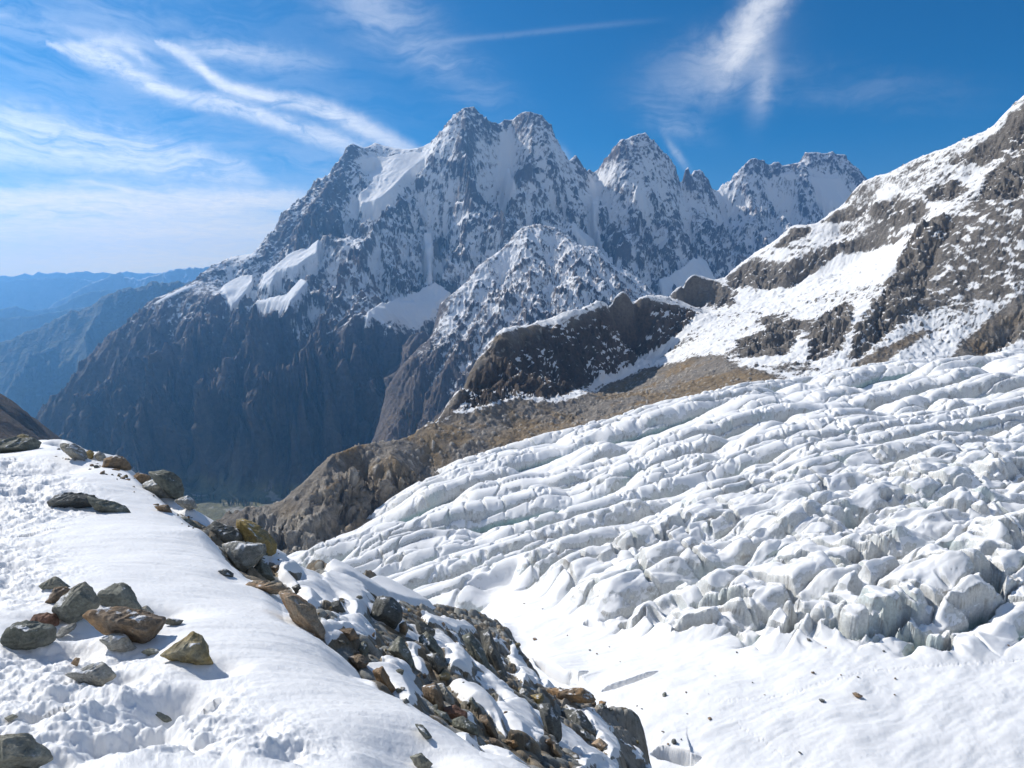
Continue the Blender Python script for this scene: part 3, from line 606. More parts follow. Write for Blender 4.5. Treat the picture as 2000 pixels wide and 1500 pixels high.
# ------------------------------------------------------------------ the near slopes across the glacier
HC = [(2000, 690, 520), (1700, 722, 500), (1500, 760, 480), (1250, 815, 450), (1000, 885, 410), (850, 935, 380), (750, 1000, 345), (690, 1050, 315), (2300, 640, 540),
      (2000, 187, 770), (1950, 240, 765), (1800, 305, 830), (1690, 350, 880), (1550, 437, 905), (1420, 530, 925), (1340, 552, 905), (1310, 582, 900), (2300, 60, 760),
      (1700, 600, 610), (1550, 640, 640), (1400, 650, 740), (1600, 540, 790), (1750, 500, 710), (1850, 420, 690), (1900, 550, 600), (1650, 460, 850), (1750, 400, 800), (1850, 370, 740), (1920, 330, 740), (1990, 400, 640), (1480, 560, 860), (1990, 560, 570), (1800, 640, 560),
      (1370, 600, 890), (1340, 592, 880), (1270, 575, 850), (1190, 585, 820), (1120, 617, 770), (1030, 635, 720), (970, 652, 660), (915, 730, 560), (875, 787, 490), (830, 830, 440), (800, 853, 415), (760, 862, 400), (700, 865, 385), (660, 880, 370), (625, 905, 355), (600, 940, 345), (565, 975, 340),
      (1380, 620, 865), (1290, 690, 800), (1200, 735, 745), (1150, 760, 705), (1080, 780, 660), (1000, 778, 610), (930, 800, 530), (880, 830, 450),
      (1250, 765, 590), (1120, 810, 500), (1000, 830, 465), (900, 860, 415), (1330, 740, 600), (1420, 700, 600), (800, 930, 365), (700, 940, 355), (640, 980, 330), (590, 1040, 310), (540, 1000, 345), (520, 1040, 315), (480, 990, 360), (600, 1090, 285)]
Hf = fill(HC)
hp = []
HSK = [(520, 985), (555, 976), (575, 957), (600, 940), (625, 905), (640, 893), (660, 880), (700, 866), (730, 863), (760, 862), (785, 857), (800, 853), (830, 830), (850, 820), (875, 787), (905, 755), (915, 730), (932, 705), (950, 680), (970, 652), (990, 643), (1030, 636), (1055, 627), (1075, 625), (1120, 617), (1145, 600), (1187, 586), (1212, 579), (1235, 580), (1250, 581), (1270, 575), (1300, 585), (1340, 592), (1365, 602)]
HS2 = [(1305, 583), (1312, 568), (1328, 558), (1340, 542), (1372, 538), (1385, 545), (1415, 547), (1425, 530), (1450, 512), (1480, 490), (1500, 478), (1515, 470), (1535, 450), (1552, 437), (1590, 438), (1610, 425), (1630, 408), (1652, 400), (1662, 375), (1690, 350), (1740, 334), (1800, 305), (1860, 284), (1920, 256), (1945, 243), (1955, 225), (1970, 210), (1985, 200), (2000, 187), (2100, 110), (2300, 60)]
for L in (HSK, HS2):
    q = line_pts(L, Hf, 0, 8); k_ = q[::2].copy(); n_ = k_[:, :2] / np.linalg.norm(k_[:, :2], axis=1)[:, None]
    e1 = k_.copy(); e1[:, :2] += n_ * 25; e1[:, 2] -= 18; e2 = k_.copy(); e2[:, :2] += n_ * 130; e2[:, 2] -= 140
    m_ = e2[:, 1] < 1500
    hp += [q, e1, e2[m_]]
hp += [line_pts([p[:2]], Hf) for p in HC]
hp.append(np.array([(-500, 700, -420), (-250, 900, -480), (0, 1150, -420), (250, 1250, -300), (-350, 420, -230), (-200, 380, -160), (-330, 280, -150), (-180, 600, -330), (-80, 560, -260), (60, 800, -260), (700, 1400, -120), (1200, 1200, 0), (0, 270, -130), (200, 300, -130), (400, 350, -110), (600, 400, -80)], float))
hp += [line_pts(l, Hf, o, 12) for l, o in [([(1660, 690), (1690, 620), (1735, 555), (1775, 475), (1840, 410)], -22), ([(1580, 690), (1620, 610), (1655, 592)], -14), ([(1430, 590), (1540, 560), (1600, 540), (1690, 490), (1780, 460)], 22), ([(1690, 405), (1755, 385), (1810, 400)], -16), ([(1425, 535), (1540, 515), (1640, 475), (1720, 462)], -14),
       ([(1120, 640), (1110, 700), (1080, 740)], -12), ([(1270, 590), (1250, 650), (1200, 690)], -12), ([(1180, 620), (1180, 680), (1150, 720)], 12), ([(740, 880), (690, 930), (650, 990)], -8), ([(800, 870), (770, 930), (735, 990)], -8), ([(730, 900), (690, 960), (665, 1010)], 9), ([(860, 870), (830, 910), (800, 950)], 8)]]
hp = np.concatenate(hp)
hill = Field(-.52, 1.02, 1120, np.concatenate([np.linspace(270, 560, 230)[:-1], np.linspace(560, 960, 330)[:-1], np.linspace(960, 1300, 40)]))
hill.Z = rbf_fit(hp[:, :2] / 100, hp[:, 2], eps=.03, lam=.02, mind=.045)(hill.XY / 100); log('hill base')
def hm(poly, soft): return inside(hill.poly(poly, 9), hill.XY, soft)
OUT = [[(1653, 698), (1671, 631), (1700, 600), (1734, 551), (1769, 474), (1830, 415), (1870, 430), (1835, 500), (1818, 560), (1790, 600), (1770, 625), (1720, 660), (1680, 695)],
       [(1570, 656), (1615, 607), (1657, 590), (1671, 603), (1664, 645), (1646, 684), (1580, 702)], [(1688, 404), (1755, 380), (1814, 402), (1804, 425), (1755, 437), (1713, 423)],
       [(1804, 374), (1846, 352), (1867, 355), (1895, 372), (1862, 390), (1815, 388)], [(1856, 317), (1912, 283), (1950, 255), (1970, 225), (2010, 195), (2030, 290), (1965, 295), (1923, 313)],
       [(1905, 386), (1926, 341), (1975, 302), (2040, 290), (2040, 355), (1965, 386)], [(1419, 540), (1468, 507), (1538, 512), (1601, 484), (1650, 467), (1720, 460), (1783, 453), (1713, 484), (1636, 490), (1601, 523), (1545, 558), (1475, 562), (1415, 560)],
       [(1510, 481), (1552, 442), (1582, 446), (1573, 460), (1535, 478)], [(1597, 440), (1630, 412), (1660, 402), (1685, 420), (1640, 432)], [(1307, 583), (1328, 562), (1370, 542), (1415, 552), (1440, 567), (1433, 592), (1391, 600), (1335, 584)],
       [(1482, 618), (1580, 626), (1590, 640), (1500, 640)], [(1440, 660), (1520, 640), (1560, 650), (1540, 690), (1450, 700)], [(1870, 690), (1950, 640), (2010, 590), (2020, 640), (1930, 690)]]
SPUR = [(850, 828), (880, 790), (915, 735), (970, 660), (1060, 634), (1130, 620), (1190, 592), (1270, 585), (1340, 598), (1368, 612), (1290, 688), (1200, 733), (1140, 756), (1080, 775), (990, 775), (900, 800)]
rk = np.max([sstep(-.5, .9, hm(p_, 8) + .7 * fbm(hill.pos() / 22., 4, .6, 59)) for p_ in OUT], 0); dark = sstep(-.3, .8, hm(SPUR, 8)); cl = np.maximum(rk, dark)
brown = sstep(-.5, 1, hm([(500, 1080), (540, 985), (580, 945), (620, 905), (660, 880), (760, 862), (830, 830), (920, 800), (1000, 778), (1080, 783), (1160, 765), (1210, 738), (1280, 715), (1400, 690), (1470, 722), (1570, 742), (1500, 760), (1250, 815), (1000, 885), (850, 935), (700, 1050), (600, 1090)], 14))
brown = np.maximum(brown, sstep(-.5, 1, hm([(850, 830), (900, 745), (960, 655), (1050, 630), (1075, 645), (1000, 690), (930, 735), (880, 800)], 8)))
brown = np.maximum(brown, .75 * sstep(-.5, 1, hm([(1840, 704), (1940, 610), (2020, 560), (2040, 610), (1930, 696)], 8)))
brown = np.maximum(brown, .8 * sstep(-.5, 1, hm([(1555, 748), (1650, 712), (1780, 648), (1830, 640), (1720, 712), (1620, 738)], 8)))
uc, yc = zip(*sorted((rays(p_[0], p_[1])[0], float(Hf(p_[0], p_[1]))) for p_ in HSK))
brown = np.where((hill.U < -.075) & (hill.Y > np.interp(hill.U, uc, yc) - 6), 1., brown)
cliff2 = sstep(-.3, 1, hm([(560, 978), (610, 935), (680, 905), (760, 905), (830, 905), (800, 950), (740, 1005), (690, 1030), (620, 985)], 8))
Bh = hill.pos(); gz = blur(Bh[..., 2], 4)
gzx = np.gradient(gz, axis=0) / np.gradient(hill.X, axis=0); gzy = np.gradient(gz, axis=1) / np.gradient(hill.Y, axis=1) - gzx * hill.U
dsk = np.full(hill.X.shape, 1e9)
for L in (HSK, HS2):
    for q in line_pts(L, Hf, 0, 16): dsk = np.minimum(dsk, np.hypot(hill.X - q[0], hill.Y - q[1]))
low = sstep(2, 30, dsk)
rkz = sstep(-.5, .8, hm([(470, 985), (560, 985), (640, 1000), (690, 1040), (640, 1095), (500, 1090)], 10)); rel = np.clip(.16 + .84 * np.maximum(np.maximum(cl, cliff2 * .8), rkz), 0, 1) * (.2 + .8 * low)
Bh[..., 2] += (gullies(hill.XY, gzx, gzy, 46., 6, 1., .58, 23) * 7.5 - 2) * rel + (gullies(hill.XY + 31, gzx, gzy, 30., 5, 1., .58, 25) * 8. - 2.) * cliff2 * (.3 + .7 * low) + gullies(hill.XY + 55, gzx, gzy, 26., 3, 1., .5, 24) * .9
Bh[..., 2] += 1.6 * fbm(Bh / 38., 4, .5, 26) + .5 * fbm(Bh / 7., 4, .6, 27) + rkz * (5 * (ridged(Bh / np.array([24., 24., 24.]), 4, .6, 31) - .5) + 2.2 * np.abs(fbm(Bh / 7., 3, .6, 32)))
k1, k2, kid = cells(hill.XY / 4.6 + .3 * fbm(Bh / 4., 2, .5, 66)[..., None]); kb = np.random.RandomState(8).rand(512)[kid % 512]
block = np.clip(1 - k1 / (.12 + .24 * kb ** 3), 0, 1) * (kb > .35)
Bh[..., 2] += np.sqrt(block) * (.5 + 1.6 * kb ** 3) * (1 - cl)
Nb = blur(normals(blur(Bh, 2)), 3); Nb /= np.linalg.norm(Nb, axis=-1)[..., None]
strata = rock_disp(Bh, [14, 7, 3.5, 1.8], [1.3, 1.1, .75, .5], 29, 1.8, 33) + rock_disp(Bh, [20, 10, 5, 2.5], [1.3, 1.1, .75, .5], 28, .6, -15)
PH = Bh + Nb * (strata * rel * (1 + 1.3 * cliff2))[..., None]
N = normals(PH); ledge = N[..., 2] - blur(N[..., 2], 5); nz = fbm(PH / 9., 5, .62, 51); n2 = fbm(PH / 45., 4, .55, 52); nt = fbm(PH / np.array([5., 5., 12.]), 4, .6, 53)
s = .74 + 1.1 * (N[..., 2] - .78) + 1.2 * ledge + .55 * n2 + .42 * nz + .34 * fbm(PH / np.array([3.5, 3.5, 2.]), 4, .65, 58)
s = s - 1.0 * rk * sstep(-.35, .1, n2 + .5 * nz) - 1.05 * dark * (1 - .75 * sstep(-.15, .30, n2 + .5 * nt + .5 * fbm(PH / np.array([30., 30., 12.]), 4, .6, 60))) - 1.7 * brown + .9 * ledge * cl
strip = sstep(-.4, .6, hm([(1365, 612), (1345, 650), (1290, 695), (1215, 738), (1150, 752), (1160, 728), (1200, 722), (1290, 672)], 5)); s += 2.2 * strip
s += 1.2 * sstep(-.4, .8, hm([(1440, 575), (1545, 562), (1605, 525), (1640, 492), (1715, 486), (1790, 455), (1775, 470), (1735, 545), (1660, 560), (1560, 580), (1450, 600)], 10))
s -= .60 * sstep(-.8, .8, hm([(1780, 610), (1835, 470), (1890, 395), (2050, 360), (2070, 540), (1900, 610)], 14)) * sstep(.30, -.05, nz)
s -= .55 * sstep(-.8, .8, hm([(1420, 690), (1480, 610), (1600, 620), (1640, 700), (1560, 740)], 12)) * sstep(.25, -.1, n2)
col = np.array([.165, .147, .125]) * (1 + .45 * n2[..., None] + .45 * nt[..., None])
dk = np.array([.095, .074, .058]) * (1 + .4 * n2[..., None] + .5 * nt[..., None]); col = col + (dk - col) * dark[..., None]
bw = np.array([.235, .175, .105]) * (1 + .25 * nz[..., None] + .3 * nt[..., None]); gry = np.array([.225, .20, .17]) * (1 + .35 * nt[..., None])
ob = np.array([.25, .15, .045])
bmix = sstep(-.12, .22, n2 + .5 * fbm(PH / 90., 3, .5, 56))[..., None]; bwn = bw + (gry - bw) * bmix
bwn = bwn + (ob - bwn) * (sstep(.15, .5, fbm(PH / 22., 4, .6, 57)) * (N[..., 2] > .7))[..., None] * .6
col = col + (bwn - col) * (brown * (1 - .85 * dark))[..., None]
g2 = np.array([.30, .275, .24]) * (1 + .5 * nt[..., None]); col = col + (g2 - col) * (cliff2 * .7 * sstep(.8, .6, N[..., 2]))[..., None]
bk_ = (np.clip(block * 4, 0, 1) * brown)[..., None]; col = col + (np.array([.30, .275, .24]) * (.6 + .8 * kb[..., None]) - col) * bk_
rk2 = sstep(-.5, .8, hm([(480, 985), (560, 990), (640, 1000), (690, 1040), (640, 1090), (520, 1090)], 10))[..., None]
s = s - 1.6 * rk2[..., 0] - 2.0 * ((hill.U < -.285) | ((hill.U < -.12) & (hill.Y > 700)))
g3 = np.array([.34, .32, .285]) * (1 + .6 * nt[..., None]); col = col + (g3 - col) * rk2 * .8
grid_obj('hillside', PH, terrain_mat('slope rock', .55, .20, .45, .9, .25), {'snow': .5 + s * .95 - .45, 'col': np.clip(col, .02, .5)}, kind='structure', label='snowy rock slope and brown spur across the glacier')
log('hill done')
# ------------------------------------------------------------------ the glacier
GC = [(2000, 690, 525), (1850, 703, 512), (1700, 722, 500), (1600, 740, 490), (1500, 760, 480), (1400, 775, 466), (1330, 790, 458), (1250, 815, 447), (1150, 850, 430), (1000, 885, 408), (920, 912, 395), (850, 935, 380), (800, 965, 362), (750, 1000, 342), (700, 1045, 315), (650, 1068, 295), (612, 1084, 285),
      (640, 1105, 255), (700, 1130, 228), (760, 1150, 205), (850, 1165, 190), (930, 1165, 178), (1000, 1230, 138), (1060, 1300, 112), (1150, 1370, 96), (1270, 1470, 80),
      (1600, 1400, 84), (2000, 1450, 79), (1400, 1300, 101), (1950, 1200, 112), (1500, 1230, 113), (1250, 1215, 130), (1900, 900, 228), (1500, 900, 272), (1200, 950, 290), (1300, 1100, 163), (1000, 1050, 235), (1700, 1050, 158), (2300, 900, 225), (2300, 1200, 112), (2300, 680, 520), (1700, 800, 355)]
gp = pts(GC); gp = np.concatenate([gp, np.array([(10, 40, -60), (60, 35, -60), (-30, 90, -75), (-60, 140, -92), (-120, 230, -125), (-140, 300, -135), (-100, 330, -140), (130, 50, -58), (-10, 60, -68), (-60, 420, -125), (60, 470, -112), (200, 540, -95)], float)])
gl = Field(-.40, 1.0, 1250, np.concatenate([np.geomspace(24, 42, 50)[:-1], np.geomspace(42, 118, 520)[:-1], np.geomspace(118, 540, 760)]))
gl.Z = rbf_fit(gp[:, :2] / 100, gp[:, 2], eps=.25)(gl.XY / 100); base = gl.Z.copy(); log('glacier base')
def gmask(poly, soft): return inside(gl.poly(poly, 14), gl.XY, soft)
X, Y = gl.X, gl.Y; XYZ = np.stack([X, Y, X * 0], -1)
smooth = sstep(-1, 1, gmask([(930, 1165), (1010, 1130), (1060, 1160), (1120, 1195), (1220, 1225), (1300, 1245), (1400, 1235), (1500, 1262), (1620, 1245), (1760, 1262), (1850, 1275), (2050, 1215), (2300, 1200), (2300, 1700), (1270, 1700), (1000, 1300)], 5))
near = sstep(225, 150, Y - .35 * X) * sstep(-5, 45, X)                                    # lumpy seracs near, long waves far
ang = np.radians(19 + 13 * sstep(330, 130, Y - .15 * X))
wx = 9 * fbm(XYZ / 70., 3, .5, 61); wy = 8 * fbm(XYZ / 55., 3, .5, 62) + 2.2 * fbm(XYZ / 14., 3, .5, 63)
aa = (X + wx) * np.cos(ang) + (Y + wy) * np.sin(ang); cc = -(X + wx) * np.sin(ang) + (Y + wy) * np.cos(ang)
def wave(c, L, seed, k=1.0):
    """blocks between crevasses: steep wall towards the viewer, rounded crest, flat snow top, drop behind"""
    t = c / L + .55 * fbm(np.stack([aa / (L * 3.2), cc / (L * 2.2), X * 0 + seed], -1), 3, .5, seed); i = np.floor(t); t = t - i
    rnd = np.random.RandomState(seed).rand(512)[(i.astype(int)) % 512]
    up = np.clip(t / .42, 0, 1); up = (1 - (1 - up) ** 2.2); fall = 1 - np.clip((t - .88) / .12, 0, 1) ** 2; tilt = 1 - .45 * (t - .45) * (t > .45)
    amp_ = sstep(.05, .55, .5 + .9 * fbm(np.stack([aa / (L * 2.6), i * 3.7, X * 0 + seed], -1), 3, .5, seed + 1) + .3 * (rnd - .5))
    slot = np.clip(1 - np.minimum(t, 1 - t) / .035, 0, 1)
    return (up * fall * tilt - .38 * slot) * amp_ * k
w1 = wave(cc, 25., 71); w2 = wave(cc + 9, 11., 72) ; w3 = wave(aa * .6 + cc * .5, 17., 73)
cross = np.abs(fbm(np.stack([aa / 15., cc / 30., X * 0], -1), 4, .55, 74)); cross = 1 - sstep(0, .09, cross)      # cracks across the waves
q_ = np.stack([aa / 26., cc / 12., X * 0], -1); bill = np.abs(fbm(q_, 3, .5, 75)) * 2.2; bill2 = np.abs(fbm(q_ * 2.3 + 9, 3, .5, 76)) * 2
h = (w1 * 9.0 + w2 * 2.8 * (.4 + .6 * w1)) * (1 - near) + near * (w1 * 6.4 + w2 * 2.0 + w3 * 1.6 + np.clip(bill, 0, 1.2) * 3.0 + np.clip(bill2, 0, 1.2) * .8)
h -= cross * (1.4 + 2.0 * near) * np.clip(w1, 0, 1)
rock_noise = fbm(XYZ / 5., 4, .55, 77)
h += .22 * rock_noise * (.3 + np.clip(w1, 0, 1)) + .9 * fbm(XYZ / 16., 3, .5, 78)
ramp = 1 - smooth
h = .90 * h + .10 * blur(h, 3, 2) - 4.6
h = np.where(Y > 380, h - 2.5 * sstep(380, 470, Y), h)
h = h * ramp + smooth * (1.7 * fbm(XYZ / 26., 4, .5, 79) + .30 * fbm(np.stack([aa / 9., cc / 3., X * 0], -1), 3, .5, 80) + .05 * fbm(XYZ / 1.1, 3, .5, 81))
# open cracks and hollows seen in the photograph: (line, half width m, depth m, lift of the far lip m)
def crack(line, wdt, dep, lip=.6):
    L = np.array([q[:2] for q in (gl.hit(*p_) for p_ in dense(line, 8)) if q is not None])
    d, t, sd = linedist(L, gl.XY); taper = np.clip(np.minimum(t, 1 - t) * 5, 0, 1)
    wv = wdt * taper + .01
    return -dep * (1 - sstep(.5, 1.15, d / wv)) * taper + lip * np.exp(-(d / (wdt * 4)) ** 2) * (sd > 0) * taper
gl.Z = base + h
for a_ in [([(1040, 1285), (1060, 1300), (1085, 1318), (1110, 1330), (1145, 1338)], .9, 4, .9), ([(1170, 1352), (1200, 1343), (1240, 1330), (1290, 1310)], .45, 2, .5), ([(1270, 1472), (1310, 1478), (1350, 1488), (1372, 1480)], .8, 4, .9), ([(1105, 1315), (1130, 1318), (1152, 1310)], .5, 1.6, .3),
           ([(1700, 1228), (1740, 1222), (1770, 1205), (1782, 1190)], .6, 3, .8), ([(1932, 1100), (1938, 1125), (1942, 1150)], 1.8, 9, 1.2), ([(1880, 1195), (1905, 1205), (1945, 1190)], 1.0, 4, 1), ([(1600, 1215), (1640, 1225), (1690, 1230), (1770, 1218)], .7, 3, .8), ([(1750, 1245), (1790, 1250), (1840, 1262), (1870, 1240)], .8, 3, .9), ([(1205, 1225), (1235, 1222), (1255, 1200), (1262, 1180)], .6, 2.5, .6), ([(1310, 1235), (1350, 1215), (1410, 1205)], .9, 3.5, 1), ([(1525, 1235), (1545, 1225), (1560, 1215)], 1., 3.5, .8), ([(1845, 1170), (1890, 1180), (1940, 1170)], .8, 3, .8),
           ([(1140, 1215), (1152, 1218), (1165, 1222)], .7, 2, .5), ([(1345, 1185), (1400, 1180), (1480, 1150)], 1.0, 3.5, .8), ([(1655, 1090), (1700, 1085), (1740, 1070)], 1.0, 4, .8)]:
    gl.Z = gl.Z + crack(*a_)
# trodden lines across the smooth snow
for L in ([(1430, 1408), (1480, 1440), (1530, 1475), (1570, 1500)], [(1400, 1370), (1530, 1360), (1620, 1330), (1700, 1310), (1850, 1298), (2000, 1290)]):
    d, t, sd = linedist(np.array([gl.hit(*p_)[:2] for p_ in dense(L, 20)]), gl.XY)
    n_ = fbm(XYZ / .45, 2, .5, 90); gl.Z -= .10 * np.exp(-(d / .40) ** 2) * sstep(-.05, .35, n_)
PG = gl.pos(); N = normals(PG)
Nb = blur(N, 3); wall = sstep(.86, .5, Nb[..., 2]) * ramp
PG = PG + N * (wall * (.5 * fbm(PG / 4., 4, .6, 83) + .25 * fbm(PG / 1.5, 3, .6, 84)))[..., None]
N = normals(PG); nz = fbm(PG / np.array([5., 5., 2.]), 5, .6, 85); n3 = fbm(PG / 22., 4, .55, 86)
hang = np.clip((blur(gl.Z, 6) - gl.Z) / 2.5, -1, 1)
s = .92 + 2.7 * (N[..., 2] - .79) + .55 * nz + .30 * n3 - .25 * hang
s = np.where(smooth > .6, np.maximum(s, .9), s)
hole = gl.Z - base
far = sstep(240, 380, Y)
ice = np.array([.58, .585, .57]) * (1 + .12 * n3[..., None]); dirt = np.array([.27, .245, .21])
dm = sstep(.14, .34, fbm(PG / np.array([4., 4., 1.1]), 5, .62, 87))[..., None]
ice = ice + (dirt - ice) * dm * .75
ice = ice + (np.array([.43, .50, .49]) - ice) * (sstep(.0, .5, fbm(PG / 14., 3, .5, 88)) * .7)[..., None] * (1 - dm)
ice = ice + (np.array([.14, .30, .28]) - ice) * sstep(-1.2, -2.6, hole)[..., None] * .6
m, b, p = new_mat('glacier ice and snow'); pos = b.pos()
n1 = b.noise(pos, .55, 7, .65); n2_ = b.noise(pos, 2.2, 4, .6); ns = b.noise(pos, 5.5, 5, .6)
cov = b.mr(b.m('ADD', b.attr('snow'), b.m('MULTIPLY', b.m('SUBTRACT', n1, .5), 1.0)), .38, .62, smooth=True)
v = b.mr(n2_, .25, .75, .8, 1.2); ic = b.mix(1, b.attr('col', 0), b.cxyz(v, v, v), 'MULTIPLY')
b.put(p.inputs['Base Color'], b.mix(cov, ic, SNOW)); b.put(p.inputs['Roughness'], b.mr(cov, 0, 1, .45, .8))
b.put(p.inputs['Normal'], b.bump(b.m('ADD', n1, b.m('MULTIPLY', ns, .18)), b.mr(cov, 0, 1, .55, .30), .5))
grid_obj('glacier', PG, m, {'snow': s, 'col': np.clip(ice, .03, .7)}, kind='structure', label='crevassed glacier under fresh snow flowing down to the left')
log('glacier done')
# ------------------------------------------------------------------ the snowy moraine crest in front
FC = [(0, 1500, 2.35), (500, 1500, 2.35), (-300, 1500, 2.4), (850, 1500, 2.7), (1010, 1492, 3.0), (250, 1300, 3.6), (0, 1250, 4.1), (250, 1210, 4.9), (500, 1250, 4.4), (640, 1215, 5.6), (640, 1300, 4.1), (800, 1400, 3.5), (400, 1050, 9.3), (0, 1050, 8.6), (-200, 1000, 10), (100, 950, 14), (0, 900, 17.5), (250, 925, 16.5), (100, 872, 21), (0, 890, 21), (-150, 890, 21), (0, 898, 19.3), (50, 893, 19.3), (100, 884, 19.3), (150, 896, 18.6), (200, 914, 17.2), (-100, 898, 19), (0, 915, 16), (350, 995, 12.6), (440, 1085, 9.6), (560, 1160, 7.4), (300, 1130, 6.6), (150, 1090, 7.6), (690, 1290, 4.9), (870, 1420, 4.2), (180, 1010, 10.5), (240, 1030, 9.8),
      (700, 1215, 9.), (760, 1290, 7.2), (900, 1300, 11), (830, 1360, 6.6), (1000, 1390, 9.6), (960, 1440, 6.2), (1100, 1450, 8.2), (1080, 1500, 5.2), (1160, 1495, 7.4), (1200, 1470, 12.5), (1100, 1380, 15), (1000, 1310, 17.5), (900, 1240, 20), (800, 1190, 19), (700, 1160, 15.5), (700, 1142, 21), (760, 1173, 25), (830, 1190, 27), (900, 1206, 28), (960, 1236, 28), (1000, 1256, 27), (1030, 1312, 23), (1060, 1352, 21.5), (1120, 1360, 20), (1170, 1382, 19.5), (1210, 1417, 18), (1245, 1457, 17), (830, 1183, 30), (900, 1197, 32), (960, 1222, 32), (1000, 1241, 31), (1040, 1297, 26.5), (1065, 1343, 24), (1125, 1351, 23), (1175, 1372, 22), (1225, 1406, 20.5), (1260, 1446, 19.5), (620, 1125, 14.5), (540, 1130, 10.5), (500, 1090, 10.8), (1240, 1500, 12)]
FOUT = [(570, 1087, 15.5), (620, 1105, 20), (700, 1133, 26), (760, 1162, 30), (830, 1178, 33), (900, 1190, 35), (960, 1214, 35), (1000, 1232, 34), (1040, 1288, 29), (1065, 1335, 25.5), (1125, 1342, 25), (1175, 1362, 24), (1225, 1395, 22.5), (1262, 1432, 21.5), (1273, 1470, 20.5), (1280, 1515, 19)]
FLEFT = [(-250, 888, 21), (-120, 886, 22), (0, 886, 22), (60, 878, 22), (100, 869, 22), (150, 882, 20.5), (200, 905, 18.8), (255, 922, 17), (300, 965, 14.6), (350, 995, 13.2), (400, 1020, 12.2), (450, 1050, 11.6), (540, 1078, 12.2)]
fp = [pts(FC), pts(dense(FOUT, 18)) - np.array([0, 0, .35]), pts(dense(FLEFT, 18))]
for L, k1, d1, k2, d2 in ((FOUT, 2.5, 4.5, 12, 20), (FLEFT, 1.5, 1.0, 7, 5.5)):
    q = pts(dense(L, 30)); n_ = q[:, :2] / np.linalg.norm(q[:, :2], axis=1)[:, None]
    for k_, d_ in ((k1, d1), (k2, d2)):
        e = q.copy(); e[:, :2] += n_ * k_; e[:, 2] -= d_; fp.append(e)
fp.append(np.array([(2.6, 3, -4.8), (6, 8, -12), (12, 15, -22), (8, 3, -12), (-6, 2, -1.9), (-20, 60, -40), (0, 70, -60), (-60, 60, -35), (-12, 1.4, -2.2), (0, 1.2, -1.5), (3, 1.2, -3), (40, 60, -60), (20, 20, -45), (-40, 40, -20)], float))
fp = np.concatenate(fp); fore_z = rbf_fit(fp[:, :2], fp[:, 2], eps=.12, mind=.2)
fg = Field(-1.0, .40, 1250, np.concatenate([np.geomspace(1.25, 2.3, 80)[:-1], np.geomspace(2.3, 37, 860)[:-1], np.geomspace(37, 62, 40)]))
fg.Z = fore_z(fg.XY); fbase = fg.Z.copy(); log('fore base')
def fm(poly, soft): return inside(fg.poly(poly, 10), fg.XY, soft)
X, Y = fg.X, fg.Y; XYZ = np.stack([X, Y, X * 0], -1)
edge = [(105, 862), (150, 890), (200, 905), (252, 922), (285, 955), (345, 1000), (420, 1062), (440, 1090), (482, 1132), (545, 1158), (590, 1222), (640, 1252), (690, 1300), (730, 1342), (800, 1388), (870, 1424), (960, 1474), (1005, 1500)]
rub = fm(edge + [(1100, 1560), (1270, 1540)] + [(p_[0] - 3, p_[1] + 5) for p_ in FOUT[::-1][1:]] + [(p_[0], p_[1] + 4) for p_ in FLEFT[::-1][1:-4]], .35)
uo = [rays(p_[0], p_[1])[0] for p_ in FOUT]; yo = np.interp(fg.U, uo, [p_[2] for p_ in FOUT])
rub = np.maximum(rub, np.where(fg.U > -.345, np.clip((Y - .80 * yo) / .8, -3, 3), -3))
rubble = sstep(-.3, .6, rub + .35 * fbm(XYZ / 1.3, 4, .55, 91))
PATCH = [[(610, 1126), (640, 1118), (680, 1130), (720, 1152), (740, 1176), (722, 1204), (690, 1196), (650, 1158)], [(632, 1204), (660, 1194), (700, 1198), (736, 1220), (738, 1244), (700, 1240), (640, 1232)], [(530, 1090), (560, 1092), (600, 1112), (605, 1126), (570, 1122), (600, 1150), (640, 1165), (640, 1185), (590, 1165), (545, 1120)],
         [(715, 1275), (760, 1272), (800, 1310), (830, 1345), (828, 1375), (790, 1362), (770, 1340), (740, 1300)], [(790, 1250), (812, 1260), (850, 1320), (835, 1325), (800, 1300)], [(865, 1252), (900, 1255), (935, 1300), (930, 1316), (880, 1290), (862, 1270)], [(960, 1362), (1000, 1354), (1040, 1372), (1062, 1400), (1072, 1430), (1050, 1448), (1000, 1425), (965, 1390)],
         [(870, 1320), (920, 1335), (960, 1360), (1000, 1400), (990, 1430), (950, 1390), (900, 1360)], [(900, 1400), (930, 1400), (940, 1440), (1000, 1470), (1080, 1490), (1060, 1510), (980, 1480), (930, 1440)], [(1120, 1370), (1160, 1385), (1200, 1420), (1225, 1470), (1240, 1500), (1190, 1480), (1150, 1420)], [(1000, 1240), (1035, 1295), (1058, 1335), (1020, 1335), (990, 1280)], [(820, 1195), (900, 1215), (940, 1240), (900, 1240), (830, 1215)], [(1130, 1460), (1200, 1480), (1190, 1500), (1120, 1500)], [(395, 1006), (450, 1010), (462, 1024), (420, 1022)], [(870, 1420), (900, 1425), (950, 1455), (940, 1470), (880, 1440)]]
pt = np.max([fm(p_, .22) for p_ in PATCH], 0); rim = np.where((fg.U > -.345) & (Y > .80 * yo), 1., 0.)
pt = np.maximum(pt, 2.2 * (fbm(XYZ / np.array([2.3, 3.4, 1]), 4, .5, 92) - .10))
dome = sstep(-.6, .6, fm([(1062, 1343), (1125, 1345), (1175, 1366), (1225, 1400), (1258, 1436), (1268, 1475), (1275, 1530), (1240, 1530), (1222, 1470), (1190, 1425), (1140, 1385), (1075, 1366)], .5)); dome = np.maximum(dome, np.where((fg.U > .04) & (Y > yo - .3), 1., 0.))
